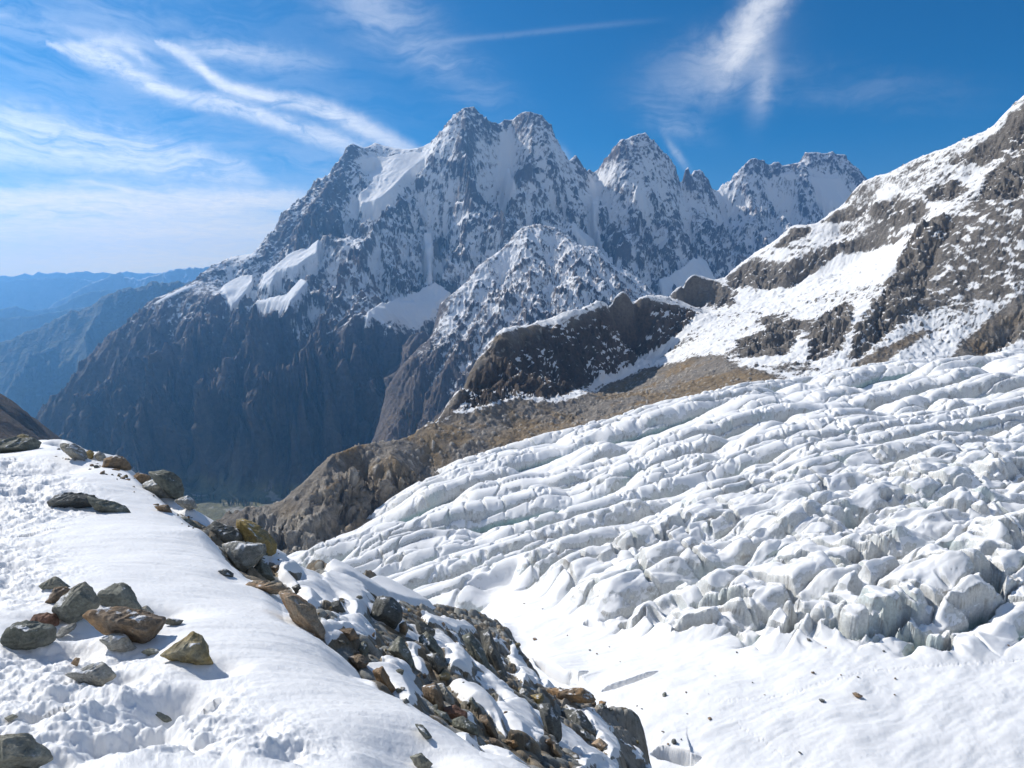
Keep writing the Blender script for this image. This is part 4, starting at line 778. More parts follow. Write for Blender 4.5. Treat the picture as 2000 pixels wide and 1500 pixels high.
pt = pt + .5 * fbm(XYZ / .7, 3, .5, 93) - 1.3 * rim - 1.6 * dome + 1.9 * dome * sstep(.05, .3, fbm(np.stack([(X * .86 - Y * .5) / .5, (X * .5 + Y * .86) / 2.5, X * 0], -1), 4, .6, 110))
snowy = np.maximum(1 - rubble, sstep(-.25, .45, pt)); thick = np.maximum(1 - sstep(-.8, .4, rub), sstep(-.2, 1.2, pt))
# snow relief: drifts, fine wind ribs, trodden and lumpy areas
tr = np.maximum(fm([(-300, 890), (20, 900), (90, 925), (210, 985), (180, 1010), (80, 1045), (95, 1085), (150, 1130), (100, 1200), (-300, 1230)], .8), fm([(-300, 1260), (60, 1265), (190, 1250), (330, 1285), (300, 1310), (330, 1350), (480, 1350), (560, 1440), (520, 1520), (-300, 1520)], .35))
tr = np.maximum(tr, fm([(420, 1430), (560, 1410), (660, 1480), (600, 1520), (420, 1520)], .25)); tr = sstep(-.6, 1, tr + .4 * fbm(XYZ / .8, 3, .5, 94))
ca, sa = math.cos(R(24)), math.sin(R(24)); al = X * ca + Y * sa; ac = -X * sa + Y * ca
rib = fbm(np.stack([al / 1.3, ac / .16, X * 0], -1), 4, .5, 95)
f1, f2, _ = cells(np.stack([X, Y], -1) / .55 + .25 * fbm(XYZ / .4, 2, .5, 96)[..., None])
f1b, f2b, _ = cells(np.stack([X, Y], -1) / .17 + 40 + .3 * fbm(XYZ / .15, 2, .5, 97)[..., None])
bl = np.abs(fbm(XYZ / .42, 5, .55, 98)); holes = sstep(.42, .15, f1)
relief = .085 * fbm(XYZ / 1.9, 4, .5, 99) + .020 * rib + .004 * fbm(XYZ / .05, 3, .5, 100)
relief = relief + tr * (.17 * (bl - .25) - .10 * holes * (fbm(XYZ / 1.4, 2, .5, 101) > -.05) + .035 * (.5 - f1b) + .05 * fbm(XYZ / .12, 4, .6, 102))
far_ = sstep(6, 20, Y)
relief = relief + far_ * (.10 * fbm(XYZ / 3.2, 3, .5, 103))
s1, s2, sid = cells(np.stack([X, Y], -1) / .16 + .2 * fbm(XYZ / .2, 2, .5, 104)[..., None]); b1_, b2_, bid = cells(np.stack([X, Y], -1) / .52 + 70)
stone = .055 * np.sqrt(np.clip(1 - (s1 / .62) ** 2, 0, 1)) + .17 * np.sqrt(np.clip(1 - (b1_ / .5) ** 2, 0, 1)) * ((bid % 3) == 0)
ground = -.16 + stone * (1 - .9 * dome) + dome * .35 * (ridged(np.stack([(X * .86 - Y * .5) / .9, (X * .5 + Y * .86) / 4., X * 0], -1), 4, .6, 116) - .5) + .14 * fbm(XYZ / 1.1, 4, .55, 105) + .45 * (ridged(np.stack([al / 7., ac / 2.2, X * 0], -1), 3, .5, 106) - .5) * sstep(5, 16, Y)
sd = .22 * thick * (.6 + .4 * sstep(6, 14, Y)) + .10 * fbm(XYZ / .9, 3, .5, 107) * rubble * thick + relief
fg.Z = fbase + np.where(rubble > 0, ground * rubble + (relief * (1 - rubble)), relief)
cap = fbase - .10 + sd + .02
isn = snowy * (cap > fg.Z - .02)
fg.Z = fg.Z * (1 - snowy) + np.maximum(fg.Z, cap) * snowy
# hollows the sun and wind left round the bigger stones
def dimple(px, py, r, dep):
    h_ = fg.hit(px, py); d = np.hypot(X - h_[0], Y - h_[1]); fg.Z[...] -= dep * np.exp(-(d / r) ** 2) * (1 - rubble)
for a_ in [(300, 1195, .28, .16), (285, 1210, .2, .10), (425, 1300, .13, .09), (240, 1262, .3, .10), (130, 1215, .35, .16), (330, 1392, .16, .16), (345, 1375, .12, .10), (232, 1318, .12, .10), (700, 1310, .35, .10), (455, 1075, .4, .2), (824, 1448, .22, .10), (828, 1505, .2, .10), (455, 1128, .22, .06), (60, 1262, .3, .08), (155, 1272, .14, .08)]: dimple(*a_)
PF = fg.pos(); N = normals(PF)
hue = np.random.RandomState(5).rand(512); hb = hue[sid % 512][..., None]; hb2 = hue[(bid + 31) % 512][..., None]
gc = np.array([.27, .225, .165]) * (.55 + .8 * hb); gc = gc + (np.array([.26, .255, .23]) * (.6 + .7 * hb2) - gc) * ((hb + hb2) > 1.0)
gc = gc + (np.array([.31, .27, .22]) * (1 + .5 * fbm(np.stack([(X * .86 - Y * .5) / .25, (X * .5 + Y * .86) / 2., X * 0], -1), 5, .6, 111))[..., None] - gc) * dome[..., None]
gc = gc * (1 + .3 * fbm(XYZ / .06, 3, .6, 108)[..., None])
gc = gc + (np.array([.055, .045, .035]) - gc) * (sstep(.45, .8, s1)[..., None]) * .5
sn = np.where(snowy > .5, 1.3, -.4) * np.where(N[..., 2] < .32, .2, 1) ; sn = sn + 0
sn = snowy * 2 - .5 + .5 * fbm(XYZ / .3, 4, .6, 109) * rubble - rubble * 1.2 * sstep(.72, .35, N[..., 2])
m, b, p = new_mat('fresh snow and gravel'); pos = b.pos()
n1 = b.noise(pos, 9, 6, .62); n2_ = b.noise(pos, 60, 4, .6); n3_ = b.noise(pos, 260, 2, .5)
cov = b.mr(b.m('ADD', b.attr('snow'), b.m('MULTIPLY', b.m('SUBTRACT', n1, .5), .7)), .40, .60, smooth=True)
v = b.mr(n2_, .25, .75, .7, 1.3); gcol = b.mix(1, b.attr('col', 0), b.cxyz(v, v, v), 'MULTIPLY')
b.put(p.inputs['Base Color'], b.mix(cov, gcol, SNOW)); b.put(p.inputs['Roughness'], b.mr(cov, 0, 1, .85, .6))
b.put(p.inputs['Normal'], b.bump(b.m('ADD', b.m('ADD', b.m('MULTIPLY', n1, .5), b.m('MULTIPLY', n2_, .35)), b.m('MULTIPLY', n3_, .25)), b.mr(cov, 0, 1, .7, .32), .035))
grid_obj('snow', PF, m, {'snow': sn, 'col': np.clip(gc, .02, .5)}, kind='structure', label='snow-covered moraine crest with a stony edge falling to the glacier')
for u0_, u1_ in ((.40, 2.6), (-3.2, -1.0)):                               # the same ground beside and below the viewpoint
    sd_ = Field(u0_, u1_, 260, np.geomspace(1.25, 62, 300)); XZ = np.stack([sd_.X, sd_.Y, sd_.X * 0], -1)
    sd_.Z = fore_z(sd_.XY) + .07 * fbm(XZ / 1.4, 4, .5, 112) + .25 * ridged(XZ / 4., 4, .5, 113) * (u0_ > 0) - .06
    sc_ = sstep(.05, -.25, fbm(XZ / 2.2, 4, .55, 114)) * 2 - .5 if u0_ > 0 else np.full(sd_.X.shape, 1.4)
    grid_obj('snow', sd_.pos(), m, {'snow': sc_, 'col': np.clip(np.array([.25, .21, .16]) * (1 + .5 * fbm(XZ / .4, 4, .6, 115)[..., None]), .02, .5)}, kind='structure', label='snow and rubble beside the viewpoint')
log('fore done')
# ------------------------------------------------------------------ boulders and stones
import bmesh
def ico(sub):
    bm = bmesh.new(); bmesh.ops.create_icosphere(bm, subdivisions=sub, radius=1); bm.verts.ensure_lookup_table()
    v = np.array([x.co[:] for x in bm.verts]); f = np.array([[x.index for x in q.verts] for q in bm.faces]); bm.free(); return v, f
ICO = {k: ico(k) for k in (3, 4, 5, 6)}
def rock_mat(name, c1, c2, c3, frost=.0):
    m, b, p = new_mat(name); o = b.obj(); geo = b.n.new('ShaderNodeNewGeometry')
    rnd = b.n.new('ShaderNodeObjectInfo').outputs['Random']; ov = b.vm('ADD', o, b.cxyz(b.m('MULTIPLY', rnd, 40), b.m('MULTIPLY', rnd, 17), 0))
    n1 = b.noise(ov, 3.2, 6, .65, .6); n2 = b.noise(ov, 17, 5, .65); n3 = b.noise(ov, 70, 3, .6); n4 = b.noise(ov, 1.6, 4, .6, 1.0)
    band = b.n.new('ShaderNodeMapping'); band.inputs['Rotation'].default_value = (.5, .4, .3); band.inputs['Scale'].default_value = (2.2, 2.2, 16); b.l.new(ov, band.inputs['Vector'])
    nb = b.noise(band.outputs[0], 1.5, 5, .65, .4)
    col = b.mix(b.mr(n1, .38, .62, smooth=True), (*c1, 1), (*c2, 1)); col = b.mix(b.mr(n4, .5, .64, 0, .85, True), col, (*c3, 1))
    v = b.m('MULTIPLY', b.m('MULTIPLY', b.mr(n2, .25, .75, .62, 1.35), b.mr(n3, .3, .7, .75, 1.2)), b.mr(nb, .3, .7, .72, 1.2))
    col = b.mix(1, col, b.cxyz(v, v, v), 'MULTIPLY')
    lich = b.mr(b.noise(ov, 28, 4, .7), .64, .70, 0, .55, True); col = b.mix(lich, col, (.27, .27, .22, 1))
    nz = b.sxyz(geo.outputs['Normal'])[2]
    fr = b.m('MULTIPLY', b.mr(nz, .55, .85), b.mr(b.noise(geo.outputs['Position'], 7, 5, .65), .60 - frost * .35, .68 - frost * .35, 0, 1, True)); fr = b.m('MULTIPLY', fr, 1.0 if frost > 0 else 0.0)
    b.put(p.inputs['Base Color'], b.mix(fr, col, SNOW)); b.put(p.inputs['Roughness'], .8)
    h = b.m('ADD', b.m('ADD', n2, b.m('MULTIPLY', n3, .4)), b.m('MULTIPLY', nb, .8)); b.put(p.inputs['Normal'], b.bump(h, .8, .03))
    return m
RM = {'g': rock_mat('grey-green stone', (.217, .224, .189), (.140, .147, .119), (.280, .266, .210), .12), 'b': rock_mat('brown stone', (.266, .189, .119), (.182, .147, .112), (.364, .224, .112), .12), 't': rock_mat('tan stone', (.420, .308, .210), (.294, .252, .182), (.476, .294, .168), .05),
      'd': rock_mat('dark stone', (.145, .15, .14), (.095, .098, .09), (.20, .19, .16), .15), 'r': rock_mat('rusty stone', (.224, .119, .084), (.154, .098, .070), (.280, .182, .126)), 'p': rock_mat('pale grey stone', (.350, .343, .308), (.238, .238, .217), (.406, .364, .280), .3),
      'y': rock_mat('ochre stone', (.364, .266, .105), (.238, .224, .161), (.420, .294, .098), .1)}
def hull(p):
    p = sorted(set(map(tuple, p)))
    def half(p):
        o = []
        for q in p:
            while len(o) > 1 and (o[-1][0] - o[-2][0]) * (q[1] - o[-2][1]) - (o[-1][1] - o[-2][1]) * (q[0] - o[-2][0]) <= 0: o.pop()
            o.append(q)
        return o
    a = half(p); c = half(p[::-1]); return np.array(a[:-1] + c[:-1])
def rock_shape(poly, depth, seed, sub, rough=1.0):
    """angular stone: poly = outline (metres) seen from the front, closed by tilted facets before and behind it"""
    r_ = np.random.RandomState(seed); h = hull(poly); V, Fc = ICO[sub]; pl = []
    for a, c in zip(h, np.roll(h, -1, 0)):
        t = c - a; L = np.hypot(*t)
        if L < 1e-6: continue
        n = np.array([t[1], -t[0]]) / L
        for sg in (1, -1):
            k = sg * r_.uniform(.12, .75); m_ = math.sqrt(1 + k * k); pl.append((n[0] / m_, n[1] / m_, k / m_, n @ a / m_))
    for sg in (1, -1):
        for _ in range(4):
            v = np.array([r_.uniform(-.75, .75), r_.uniform(-.6, .8), sg]); v /= np.linalg.norm(v); pl.append((*v, depth * r_.uniform(.42, .62)))
    pl = np.array(pl); d = V @ pl[:, :3].T; kk = 34
    q = np.sum((np.clip(d, 1e-6, None) / pl[:, 3]) ** kk, 1) ** (-1 / kk)
    sz = math.sqrt(abs(depth) * np.ptp(h[:, 0])); S = V * q[:, None]
    u = S / max(sz, 1e-3)
    dis = .055 * fbm(u * 2.1 + seed, 4, .55, seed % 50) + .05 * ridged(u * np.array([2., 2., 2.]) @ np.array([[.8, .3, .5], [-.4, .9, .1], [-.4, -.3, .85]]) * np.array([1, 1, 3.5]) + seed, 4, .5, 3) + .012 * fbm(u * 13 + seed, 3, .6, 5)
    return S + V * (dis * sz * rough)[:, None], Fc
VIEW_R = np.array([1, 0, 0.])
def rock(poly, mat, label, field=None, cat='boulder', name='boulder', depth=.75, seed=None, sub=5, sink=.2, group=None, front=None):
    """a stone whose outline in the photograph is poly, stood on the ground below it"""
    field = field or fg; a = np.array(poly, float); x0, y0 = a.min(0); x1, y1 = a.max(0); cx = (x0 + x1) / 2
    low = a[a[:, 1] > y1 - .3 * (y1 - y0)]
    hp_ = field.hit(low[:, 0].mean(), min(y1 - sink * (y1 - y0), 1560))
    if hp_ is None: return
    Yc = hp_[1] + (front or 0); c3 = P(a[:, 0], a[:, 1], Yc); ce = c3.mean(0)
    vd = ce / np.linalg.norm(ce); up = np.cross(VIEW_R, vd); up /= np.linalg.norm(up); ri = np.cross(vd, up)
    loc2 = np.stack([(c3 - ce) @ ri, (c3 - ce) @ up], -1); wd = np.ptp(loc2[:, 0]); ht = np.ptp(loc2[:, 1])
    dp = depth * min(math.sqrt(wd * ht), 1.6 * min(wd, ht) + .05) * 1.1
    seed = seed if seed is not None else int(x0 * 7 + y0 * 3) % 9973
    S, Fc = rock_shape(loc2, dp, seed, sub)
    W = ce + S[:, :1] * ri + S[:, 1:2] * up - S[:, 2:3] * vd
    base = np.array([ce[0], ce[1], W[:, 2].min()])
    o = link(name, raw_mesh(name, W - base, Fc, RM[mat]), label=label, category=cat); o.location = base
    if group: o['group'] = group
    return o
ROCKS = [
 ([(166, 1135), (174, 1140), (194, 1168), (194, 1186), (164, 1206), (144, 1220), (112, 1206), (100, 1188), (140, 1148)], 'g', 'pointed dark green boulder standing in the cluster on the snow'),
 ([(238, 1139), (254, 1146), (262, 1160), (277, 1186), (260, 1196), (200, 1190), (190, 1158), (216, 1144)], 'g', 'rounded olive boulder right behind the big brown slab of the cluster'),
 ([(164, 1206), (174, 1192), (204, 1185), (232, 1185), (290, 1197), (326, 1206), (320, 1222), (300, 1250), (284, 1266), (256, 1256), (210, 1240), (196, 1228)], 'b', 'large orange-brown slab with a flat pale top in the cluster'),
 ([(0, 1254), (6, 1236), (24, 1216), (58, 1213), (104, 1220), (114, 1228), (108, 1250), (96, 1260), (60, 1270), (16, 1274)], 'g', 'broad grey-green boulder at the left end of the cluster'),
 ([(58, 1214), (68, 1200), (90, 1196), (108, 1198), (116, 1212), (114, 1226), (84, 1224)], 'r', 'small rust-red stone behind the broad grey-green boulder'),
 ([(74, 1144), (108, 1125), (124, 1138), (141, 1148), (112, 1154), (84, 1152)], 'g', 'flat grey stone at the very top of the cluster'),
 ([(88, 1176), (108, 1146), (130, 1146), (142, 1152), (120, 1176), (100, 1182)], 'b', 'light brown stone tucked below the flat grey one'),
 ([(194, 1250), (212, 1240), (226, 1237), (248, 1242), (267, 1266), (244, 1276), (216, 1270)], 'p', 'pale cracked stone in front of the orange-brown slab'),
 ([(312, 1280), (350, 1255), (375, 1235), (396, 1242), (418, 1298), (380, 1304), (340, 1292)], 'y', 'ochre and grey wedge-shaped boulder alone right of the cluster'),
 ([(126, 1318), (180, 1298), (202, 1292), (228, 1322), (200, 1340), (176, 1342), (150, 1330)], 'p', 'grey layered slab lying flat in trodden snow'),
 ([(260, 1194), (286, 1182), (303, 1198), (284, 1204)], 'p', 'small pale stone leaning on the back of the orange-brown slab'),
 ([(318, 1218), (328, 1207), (360, 1211), (350, 1224)], 'g', 'thin grey tip of stone showing beside the orange-brown slab'),
 ([(274, 1274), (290, 1266), (308, 1267), (318, 1276), (294, 1282)], 'g', 'low grey stone between the orange slab and the ochre wedge'),
 ([(106, 1244), (120, 1224), (136, 1220), (153, 1214), (146, 1228), (122, 1244)], 'p', 'pale narrow stone beside the broad grey-green boulder'),
 ([(138, 1296), (147, 1284), (157, 1285), (151, 1302)], 'b', 'tiny brown stone poking from the snow above the layered slab'),
 ([(-40, 1440), (0, 1436), (50, 1434), (95, 1464), (102, 1482), (65, 1502), (-40, 1520)], 'g', 'lichened grey boulder in the bottom left corner'),
 ([(268, 1370), (300, 1378), (342, 1406), (322, 1416), (298, 1400)], 'g', 'slim grey stone in a snow hollow near the bottom'),
 ([(8, 1402), (25, 1394), (36, 1400), (16, 1410)], 'g', 'very small stone in the snow above the bottom left boulder'),
 ([(-60, 864), (0, 858), (36, 855), (64, 854), (89, 862), (70, 880), (40, 886), (14, 884), (-60, 890)], 'g', 'long mossy boulder on the left end of the snow crest'),
 ([(114, 865), (148, 867), (166, 880), (171, 895), (162, 905), (140, 894), (122, 880)], 'p', 'pale streaked boulder at the top of the snow crest'),
 ([(167, 883), (176, 878), (184, 884), (182, 896), (172, 901)], 'y', 'small yellowish stone between two crest boulders'),
 ([(183, 889), (193, 881), (204, 887), (208, 898), (192, 902)], 'p', 'frosted pale stone just left of a domed brown boulder'),
 ([(204, 896), (226, 890), (240, 893), (254, 905), (259, 920), (222, 920), (198, 914)], 'b', 'domed brown boulder rimmed with snow on the crest'),
 ([(288, 922), (316, 919), (338, 922), (351, 934), (361, 958), (357, 972), (340, 976), (306, 946)], 'g', 'tallest grey-green boulder on the crest facing the valley'),
 ([(276, 946), (296, 936), (324, 940), (346, 958), (347, 970), (328, 978), (300, 968), (280, 956)], 'p', 'snow-dusted pale boulder in front of the tallest crest boulder'),
 ([(257, 933), (268, 923), (294, 929), (296, 942), (276, 948)], 'b', 'brown snow-topped stone where the crest starts to drop'),
 ([(338, 978), (366, 968), (380, 977), (386, 992), (370, 997), (352, 988)], 'p', 'pale rounded stone with a dark hollow behind it'),
 ([(88, 980), (114, 965), (148, 962), (182, 967), (200, 980), (176, 992), (140, 990), (96, 996)], 'd', 'dark flat slab breaking through the snow slope'),
 ([(168, 968), (200, 977), (246, 988), (260, 1008), (228, 1010), (184, 996)], 'g', 'grey slab continuing the dark flat one to the right'),
 ([(300, 989), (328, 986), (338, 1003), (316, 1002)], 'b', 'brown low stone on the snow edge above the grey strip'),
 ([(328, 1006), (360, 1009), (382, 1021), (402, 1036), (370, 1034), (340, 1020)], 'g', 'low grey strip of rock on the snow edge'),
 ([(398, 1036), (420, 1019), (440, 1025), (464, 1033), (476, 1050), (474, 1062), (440, 1064), (405, 1050)], 'd', 'dark grey boulder under a snow cap left of the honey-brown block'),
 ([(460, 1014), (480, 1013), (520, 1037), (541, 1060), (541, 1080), (524, 1086), (480, 1066), (464, 1036)], 'y', 'big honey-brown block overlooking the glacier tongue'),
 ([(434, 1064), (460, 1057), (519, 1062), (520, 1080), (480, 1118), (462, 1116), (444, 1094)], 'p', 'banded grey and brown tilted block below the honey-brown one'),
 ([(488, 1122), (510, 1090), (524, 1106), (538, 1132), (512, 1140)], 'g', 'rough grey stone under the banded tilted block'),
 ([(424, 1115), (440, 1111), (457, 1120), (455, 1128), (436, 1124)], 'd', 'dark oval stone lying in smooth snow'),
 ([(478, 1143), (492, 1133), (520, 1135), (552, 1139), (562, 1152), (540, 1162), (504, 1154)], 't', 'flat tan slab flush with the snow edge'),
 ([(544, 1159), (560, 1153), (580, 1159), (611, 1185), (642, 1246), (620, 1254), (580, 1226), (564, 1198)], 't', 'long tan and grey boulder plunging down the snow edge'),
 ([(569, 1147), (584, 1140), (591, 1154), (580, 1162)], 'd', 'small dark cube of stone behind the long tan boulder'),
 ([(529, 1107), (544, 1103), (549, 1114), (536, 1119)], 'b', 'small brown stone on the snow tongue'),
 ([(722, 1202), (736, 1163), (766, 1165), (787, 1188), (785, 1210), (768, 1230), (740, 1222)], 'd', 'big blackish boulder beside a thick snow block'),
 ([(779, 1219), (792, 1213), (798, 1228), (792, 1242), (781, 1238)], 't', 'upright tan stone just right of the blackish boulder'),
 ([(636, 1180), (664, 1171), (676, 1196), (648, 1196)], 'd', 'dark stone in the hollow under the thick snow block'),
 ([(660, 1230), (690, 1226), (702, 1246), (680, 1254)], 'b', 'brown stone half under the lower snow block'),
 ([(686, 1271), (712, 1251), (719, 1258), (718, 1278), (708, 1288)], 'g', 'sharp grey-green stone at the snow edge below the snow block'),
 ([(677, 1284), (704, 1278), (721, 1294), (712, 1304), (696, 1310)], 'b', 'two-tone brown stone under the sharp grey-green one'),
 ([(726, 1309), (748, 1301), (774, 1349), (764, 1358), (738, 1332)], 'b', 'long brown stone with a rusty end set in a snow bank'),
 ([(758, 1271), (776, 1243), (786, 1245), (805, 1284), (818, 1318), (800, 1308), (778, 1290)], 'g', 'tall slanting grey boulder between two snow banks'),
 ([(818, 1245), (832, 1232), (848, 1245), (865, 1270), (867, 1290), (844, 1282), (820, 1266)], 'g', 'grey boulder with a pale knob on its top'),
 ([(830, 1278), (854, 1275), (873, 1300), (858, 1320), (842, 1300)], 'd', 'dark slab below the boulder with the pale knob'),
 ([(809, 1208), (826, 1213), (849, 1230), (849, 1244), (814, 1240)], 'd', 'dark greenish slab above the boulder with the pale knob'),
 ([(901, 1241), (918, 1235), (930, 1259), (945, 1270), (962, 1314), (938, 1320), (918, 1280)], 'g', 'tall grey pillar of rock left of its darker twin'),
 ([(935, 1229), (956, 1227), (971, 1280), (982, 1310), (998, 1338), (980, 1346), (948, 1292)], 'd', 'dark fluted pillar of rock above the glacier edge'),
 ([(823, 1341), (850, 1333), (865, 1364), (872, 1394), (850, 1388), (828, 1360)], 'b', 'big furrowed brown-grey boulder with a smooth neighbour'),
 ([(851, 1333), (866, 1335), (887, 1366), (890, 1382), (870, 1382)], 'p', 'smooth pale boulder touching the furrowed one'),
 ([(868, 1382), (890, 1377), (913, 1392), (911, 1408), (868, 1406)], 'r', 'reddish-dark stone at the foot of the smooth pale boulder'),
 ([(915, 1367), (922, 1359), (937, 1384), (926, 1390)], 'g', 'slender stone alone in a snow patch'),
 ([(857, 1319), (868, 1306), (881, 1316), (877, 1328), (860, 1330)], 'y', 'yellow-grey stone wedged above the smooth pale boulder'),
 ([(786, 1368), (794, 1363), (801, 1372), (790, 1376)], 'd', 'tiny dark stone on the open snow edge'),
 ([(883, 1406), (905, 1399), (931, 1417), (936, 1440), (910, 1430), (884, 1420)], 'g', 'greenish boulder low at the snow edge'),
 ([(846, 1386), (872, 1391), (886, 1416), (862, 1412)], 'g', 'mossy grey stone left of the greenish low boulder'),
 ([(936, 1396), (950, 1396), (973, 1432), (974, 1448), (955, 1442), (934, 1422)], 'b', 'dark brown upright boulder right of the greenish low one'),
 ([(944, 1438), (972, 1444), (986, 1461), (955, 1458)], 'b', 'flat brown stone at the foot of the dark upright boulder'),
 ([(1036, 1358), (1060, 1354), (1063, 1366), (1050, 1378)], 'y', 'mustard-coloured stone perched above a black boulder'),
 ([(1048, 1374), (1075, 1374), (1093, 1400), (1098, 1438), (1087, 1456), (1070, 1442), (1060, 1404)], 'd', 'tall black boulder at the end of the round snow dome'),
 ([(1073, 1448), (1082, 1448), (1098, 1470), (1096, 1486), (1078, 1470)], 't', 'pointed tan stone under the tall black boulder'),
 ([(1058, 1448), (1077, 1441), (1079, 1454), (1064, 1456)], 'b', 'small brown stone at the tip of the round snow dome'),
 ([(1154, 1453), (1170, 1441), (1188, 1455), (1176, 1466)], 't', 'pale tan block among dark stones near the lower edge'),
 ([(1126, 1428), (1142, 1425), (1156, 1447), (1134, 1446)], 'g', 'blue-green stone left of the pale tan block'),
 ([(1094, 1384), (1137, 1389), (1163, 1420), (1166, 1444), (1148, 1440), (1098, 1424)], 'd', 'craggy black outcrop behind the tall black boulder'),
 ([(1040, 1350), (1080, 1344), (1140, 1344), (1180, 1362), (1150, 1374), (1080, 1368)], 'b', 'flat brown ledge on the rock dome above the glacier'),
 ([(800, 1478), (822, 1470), (846, 1492), (838, 1504), (812, 1500)], 'g', 'grey stone in a melt hollow at the bottom of the snow bank'),
 ([(808, 1412), (826, 1416), (845, 1440), (832, 1446)], 'g', 'grey-green stone lying in the snow bank edge'),
 ([(986, 1446), (1004, 1438), (1014, 1458), (1000, 1464)], 'b', 'narrow brown stone between the snow dome and the snow bank'),
]
for poly, mt, lab in ROCKS:
    sz = max(np.ptp(np.array(poly)[:, 0]), np.ptp(np.array(poly)[:, 1]))
    rock(poly, mt, lab, sub=6 if sz > 90 else 5 if sz > 22 else 4)
cz = rock([(33, 851), (44, 847), (57, 850), (55, 858), (36, 858)], 'y', 'small stone placed on top of the long mossy boulder', sub=4, sink=-.1)
log('traced rocks')
# loose stones in the rubble, all of one kind
rs = np.random.RandomState(12); RUB = fg.poly([(450, 1095), (560, 1110), (640, 1130), (760, 1180), (900, 1210), (1010, 1260), (1060, 1345), (1180, 1370), (1250, 1440), (1230, 1500), (1060, 1500), (940, 1470), (860, 1405), (720, 1320), (640, 1240), (560, 1150)], 14)
MESH = []
for k in range(14):
    w_ = rs.uniform(.7, 1.3); h_ = rs.uniform(.45, .9); n = rs.randint(5, 8); t = np.sort(rs.rand(n)) * 2 * math.pi
    S, Fc = rock_shape(np.stack([np.cos(t) * w_ * .5, np.sin(t) * h_ * .5], -1) * rs.uniform(.85, 1.1, (n, 1)) + 1e-4, rs.uniform(.5, .9), 300 + k, 4 if k < 7 else 3)
    S = np.stack([S[:, 0], -S[:, 2], S[:, 1]], -1); MESH.append((S, Fc))
def stone(pos, size, mt, k, label, name, cat, group, sink=.25):
    me = SM.get((k, mt))
    if me is None: me = SM[(k, mt)] = raw_mesh(name, MESH[k][0], MESH[k][1], RM[mt])
    o = link(name, me, label=label, category=cat, group=group); o.location = (pos[0], pos[1], pos[2] + size * (.3 - sink)); o.scale = (size, size * rs.uniform(.7, 1.2), size * rs.uniform(.6, 1.1))
    o.rotation_euler = (rs.uniform(-.3, .3), rs.uniform(-.3, .3), rs.uniform(0, 6.3)); return o
SM = {}; n = 0; mm = list('gbtdppyggbtp')
for tries in range(6000):
    if n >= 140: break
    px, py = rs.uniform(440, 1250), rs.uniform(1090, 1500); h_ = fg.hit(px, py)
    if h_ is None or h_[1] > 34: continue
    if inside(RUB, np.array([[h_[:2]]]), .2)[0, 0] < 0: continue
    rv = float(fg.at(h_[0], h_[1], snowy))
    if rv > .45 and rs.rand() > .12: continue
    size = h_[1] * rs.choice([8, 11, 15, 20, 27], p=[.34, .28, .2, .12, .06]) / F
    stone(h_, size, mm[rs.randint(len(mm))], rs.randint(14), 'loose angular stone in the rubble below the snow edge', 'stone', 'stone', 'loose stones in the moraine rubble'); n += 1
for k in range(60):                                                      # the stony rim of the snow crest
    t = rs.rand() * (len(FLEFT) - 5.001) + 4; i_ = int(t); a_, c_ = np.array(FLEFT[i_], float), np.array(FLEFT[i_ + 1], float); q = a_ + (c_ - a_) * (t - i_)
    h_ = fg.hit(q[0] + rs.normal() * 9, q[1] + rs.uniform(3, 22))
    if h_ is not None and h_[1] < 25: stone(h_, h_[1] * rs.choice([6, 9, 13, 18], p=[.4, .3, .2, .1]) / F, mm[rs.randint(len(mm))], rs.randint(14), 'small stone on the rocky rim of the snow crest', 'stone', 'stone', 'small stones along the crest rim')
log('rubble', n)
# stones lying on the smooth glacier snow
G0 = 'stones on the smooth glacier snow'
for px, py, w_, mt, lab in [(1676, 1363, 24, 'b', 'largest brown stone on the smooth glacier snow'), (1298, 1360, 15, 'g', 'grey-green stone on the glacier snow nearest the dark crack'), (1604, 1371, 13, 'd', 'dark stone left of the largest brown one on the glacier'), (1386, 1405, 12, 'b', 'brown stone above the pair of stones near the ice edge'), (1587, 1315, 13, 'b', 'brown stone on the glacier snow below the serac hollows'), (1579, 1252, 12, 'd', 'dark stone at the foot of the seracs'),
                             (1316, 1453, 17, 'd', 'dark jagged stone near the lower ice edge'), (1294, 1431, 10, 'b', 'small brown stone just above the jagged dark one'), (1045, 1250, 12, 'b', 'reddish stone where the rubble meets the glacier'), (1562, 1472, 10, 'd', 'dark stone low on the glacier beside the trodden line')]:
    h_ = gl.hit(px, py); stone(h_, h_[1] * w_ / F, mt, rs.randint(7), lab, 'stone', 'stone', G0, .1)
for px, py, w_ in [(1152, 1271, 6), (1166, 1278, 6), (1108, 1242, 6), (1439, 1275, 6), (1613, 1266, 5), (1726, 1273, 7), (1642, 1319, 6), (1676, 1324, 7), (1748, 1327, 7), (1470, 1334, 5), (1340, 1353, 5), (1493, 1358, 5), (1244, 1380, 5), (1253, 1386, 5), (1342, 1395, 6), (1384, 1356, 4), (1747, 1358, 5), (1232, 1400, 5), (1970, 1262, 7), (1396, 1321, 4), (1211, 1293, 4), (1190, 1264, 4), (1231, 1399, 5), (1024, 1180, 6), (1060, 1190, 5), (1305, 1455, 7), (1330, 1445, 6)]:
    h_ = gl.hit(px, py); stone(h_, h_[1] * w_ / F, 'bd'[rs.randint(2)], rs.randint(7, 14), 'very small stone dotting the smooth glacier snow', 'stone', 'stone', G0, .1)
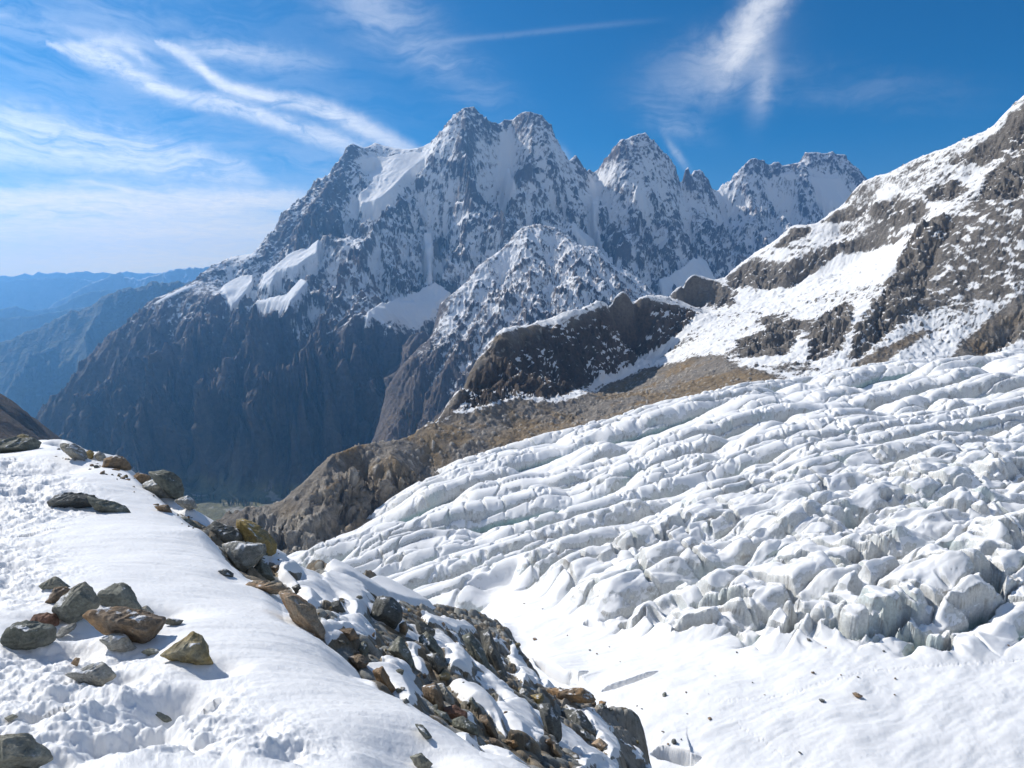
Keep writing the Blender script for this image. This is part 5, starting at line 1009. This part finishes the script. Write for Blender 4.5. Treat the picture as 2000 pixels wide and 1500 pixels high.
# ------------------------------------------------------------------ larches and spruces on the valley floor
def tree_mesh(name, seed, h, colr):
    r_ = np.random.RandomState(seed); V = []; Fq = []
    for k in range(int(230)):
        t = r_.rand() ** .75; z = h * (.12 + .88 * t); rad = h * .17 * (1 - t) ** .8 * r_.uniform(.3, 1) + .15; a = r_.rand() * 6.283
        c = np.array([math.cos(a) * rad, math.sin(a) * rad, z - rad * .35]); s_ = h * r_.uniform(.03, .055)
        d1 = r_.normal(size=3); d1 /= np.linalg.norm(d1); d2 = np.cross(d1, r_.normal(size=3)); d2 /= np.linalg.norm(d2)
        i = len(V); V += [c - d1 * s_, c + d2 * s_ * .6, c + d1 * s_, c - d2 * s_ * .6]; Fq.append((i, i + 1, i + 2, i + 3))
    m, b, p = new_mat(name); v = b.mr(b.noise(b.obj(), .8, 3, .6), .3, .7, .6, 1.4); b.put(p.inputs['Base Color'], b.mix(1, (*colr, 1), b.cxyz(v, v, v), 'MULTIPLY')); p.inputs['Roughness'].default_value = .9
    return raw_mesh(name, np.array(V), np.array(Fq), m, smooth=False)
def trunk_mesh(h):
    V = []; Fq = []
    for k in range(2):
        for j in range(6):
            a = j * math.pi / 3; r0 = (.02, .004)[k] * h; V.append((math.cos(a) * r0, math.sin(a) * r0, h * (0, .95)[k]))
    for j in range(6): Fq.append((j, (j + 1) % 6, 6 + (j + 1) % 6, 6 + j))
    m, b, p = new_mat('bark'); p.inputs['Base Color'].default_value = (.09, .06, .04, 1); return raw_mesh('trunk', np.array(V), np.array(Fq), m)
TK = trunk_mesh(12.); CR = [tree_mesh('crown', 1, 12., (.035, .060, .025)), tree_mesh('crown', 2, 12., (.045, .075, .03)), tree_mesh('crown', 3, 12., (.17, .11, .03)), tree_mesh('crown', 4, 12., (.15, .085, .025))]
def tree(pos, s_, k, label, group):
    e = link('conifer_tree' if k < 2 else 'larch_tree', None, label=label, category='tree', group=group); e.location = pos; e.scale = (s_,) * 3; e.rotation_euler = (0, 0, rs.rand() * 6)
    link('crown', CR[k], e); link('trunk', TK, e)
n = 0
for px, py, sx, sy, cnt, kinds, lab, grp in [(470, 985, 40, 6, 80, (0, 0, 1, 1, 3), 'small conifer in the wood on the sunny valley floor', 'trees on the valley floor'), (400, 975, 26, 7, 30, (0, 1, 3), 'small conifer below the scree cone', 'trees below the scree cone'), (525, 792, 26, 6, 34, (2, 3), 'golden larch on the sunlit shoulder of the rock face', 'larches on the rock shoulder'), (800, 820, 20, 16, 40, (2, 3, 1), 'larch on the steep spur behind the brown hump', 'larches on the steep spur')]:
    for _ in range(cnt):
        qx, qy = px + rs.normal() * sx * .6, py + rs.normal() * sy * .6
        fld = spur if 'spur' in grp else mass
        h_ = fld.hit(qx, qy)
        if h_ is not None: tree(h_ - np.array([0, 0, .5]), rs.uniform(.7, 1.25), kinds[rs.randint(len(kinds))], lab, grp)
log('trees')
haze(8.3e-5)
scene.view_settings.view_transform = 'Standard'; scene.view_settings.look = 'None'; scene.view_settings.exposure = 0.2; scene.view_settings.gamma = 1.0
scene.cycles.use_denoising = True
cy = scene.cycles; cy.max_bounces = 5; cy.diffuse_bounces = 3; cy.glossy_bounces = 2; cy.transmission_bounces = 4; cy.volume_bounces = 1; cy.transparent_max_bounces = 6
cy.use_light_tree = False; cy.caustics_reflective = False; cy.caustics_refractive = False
log('scene built')
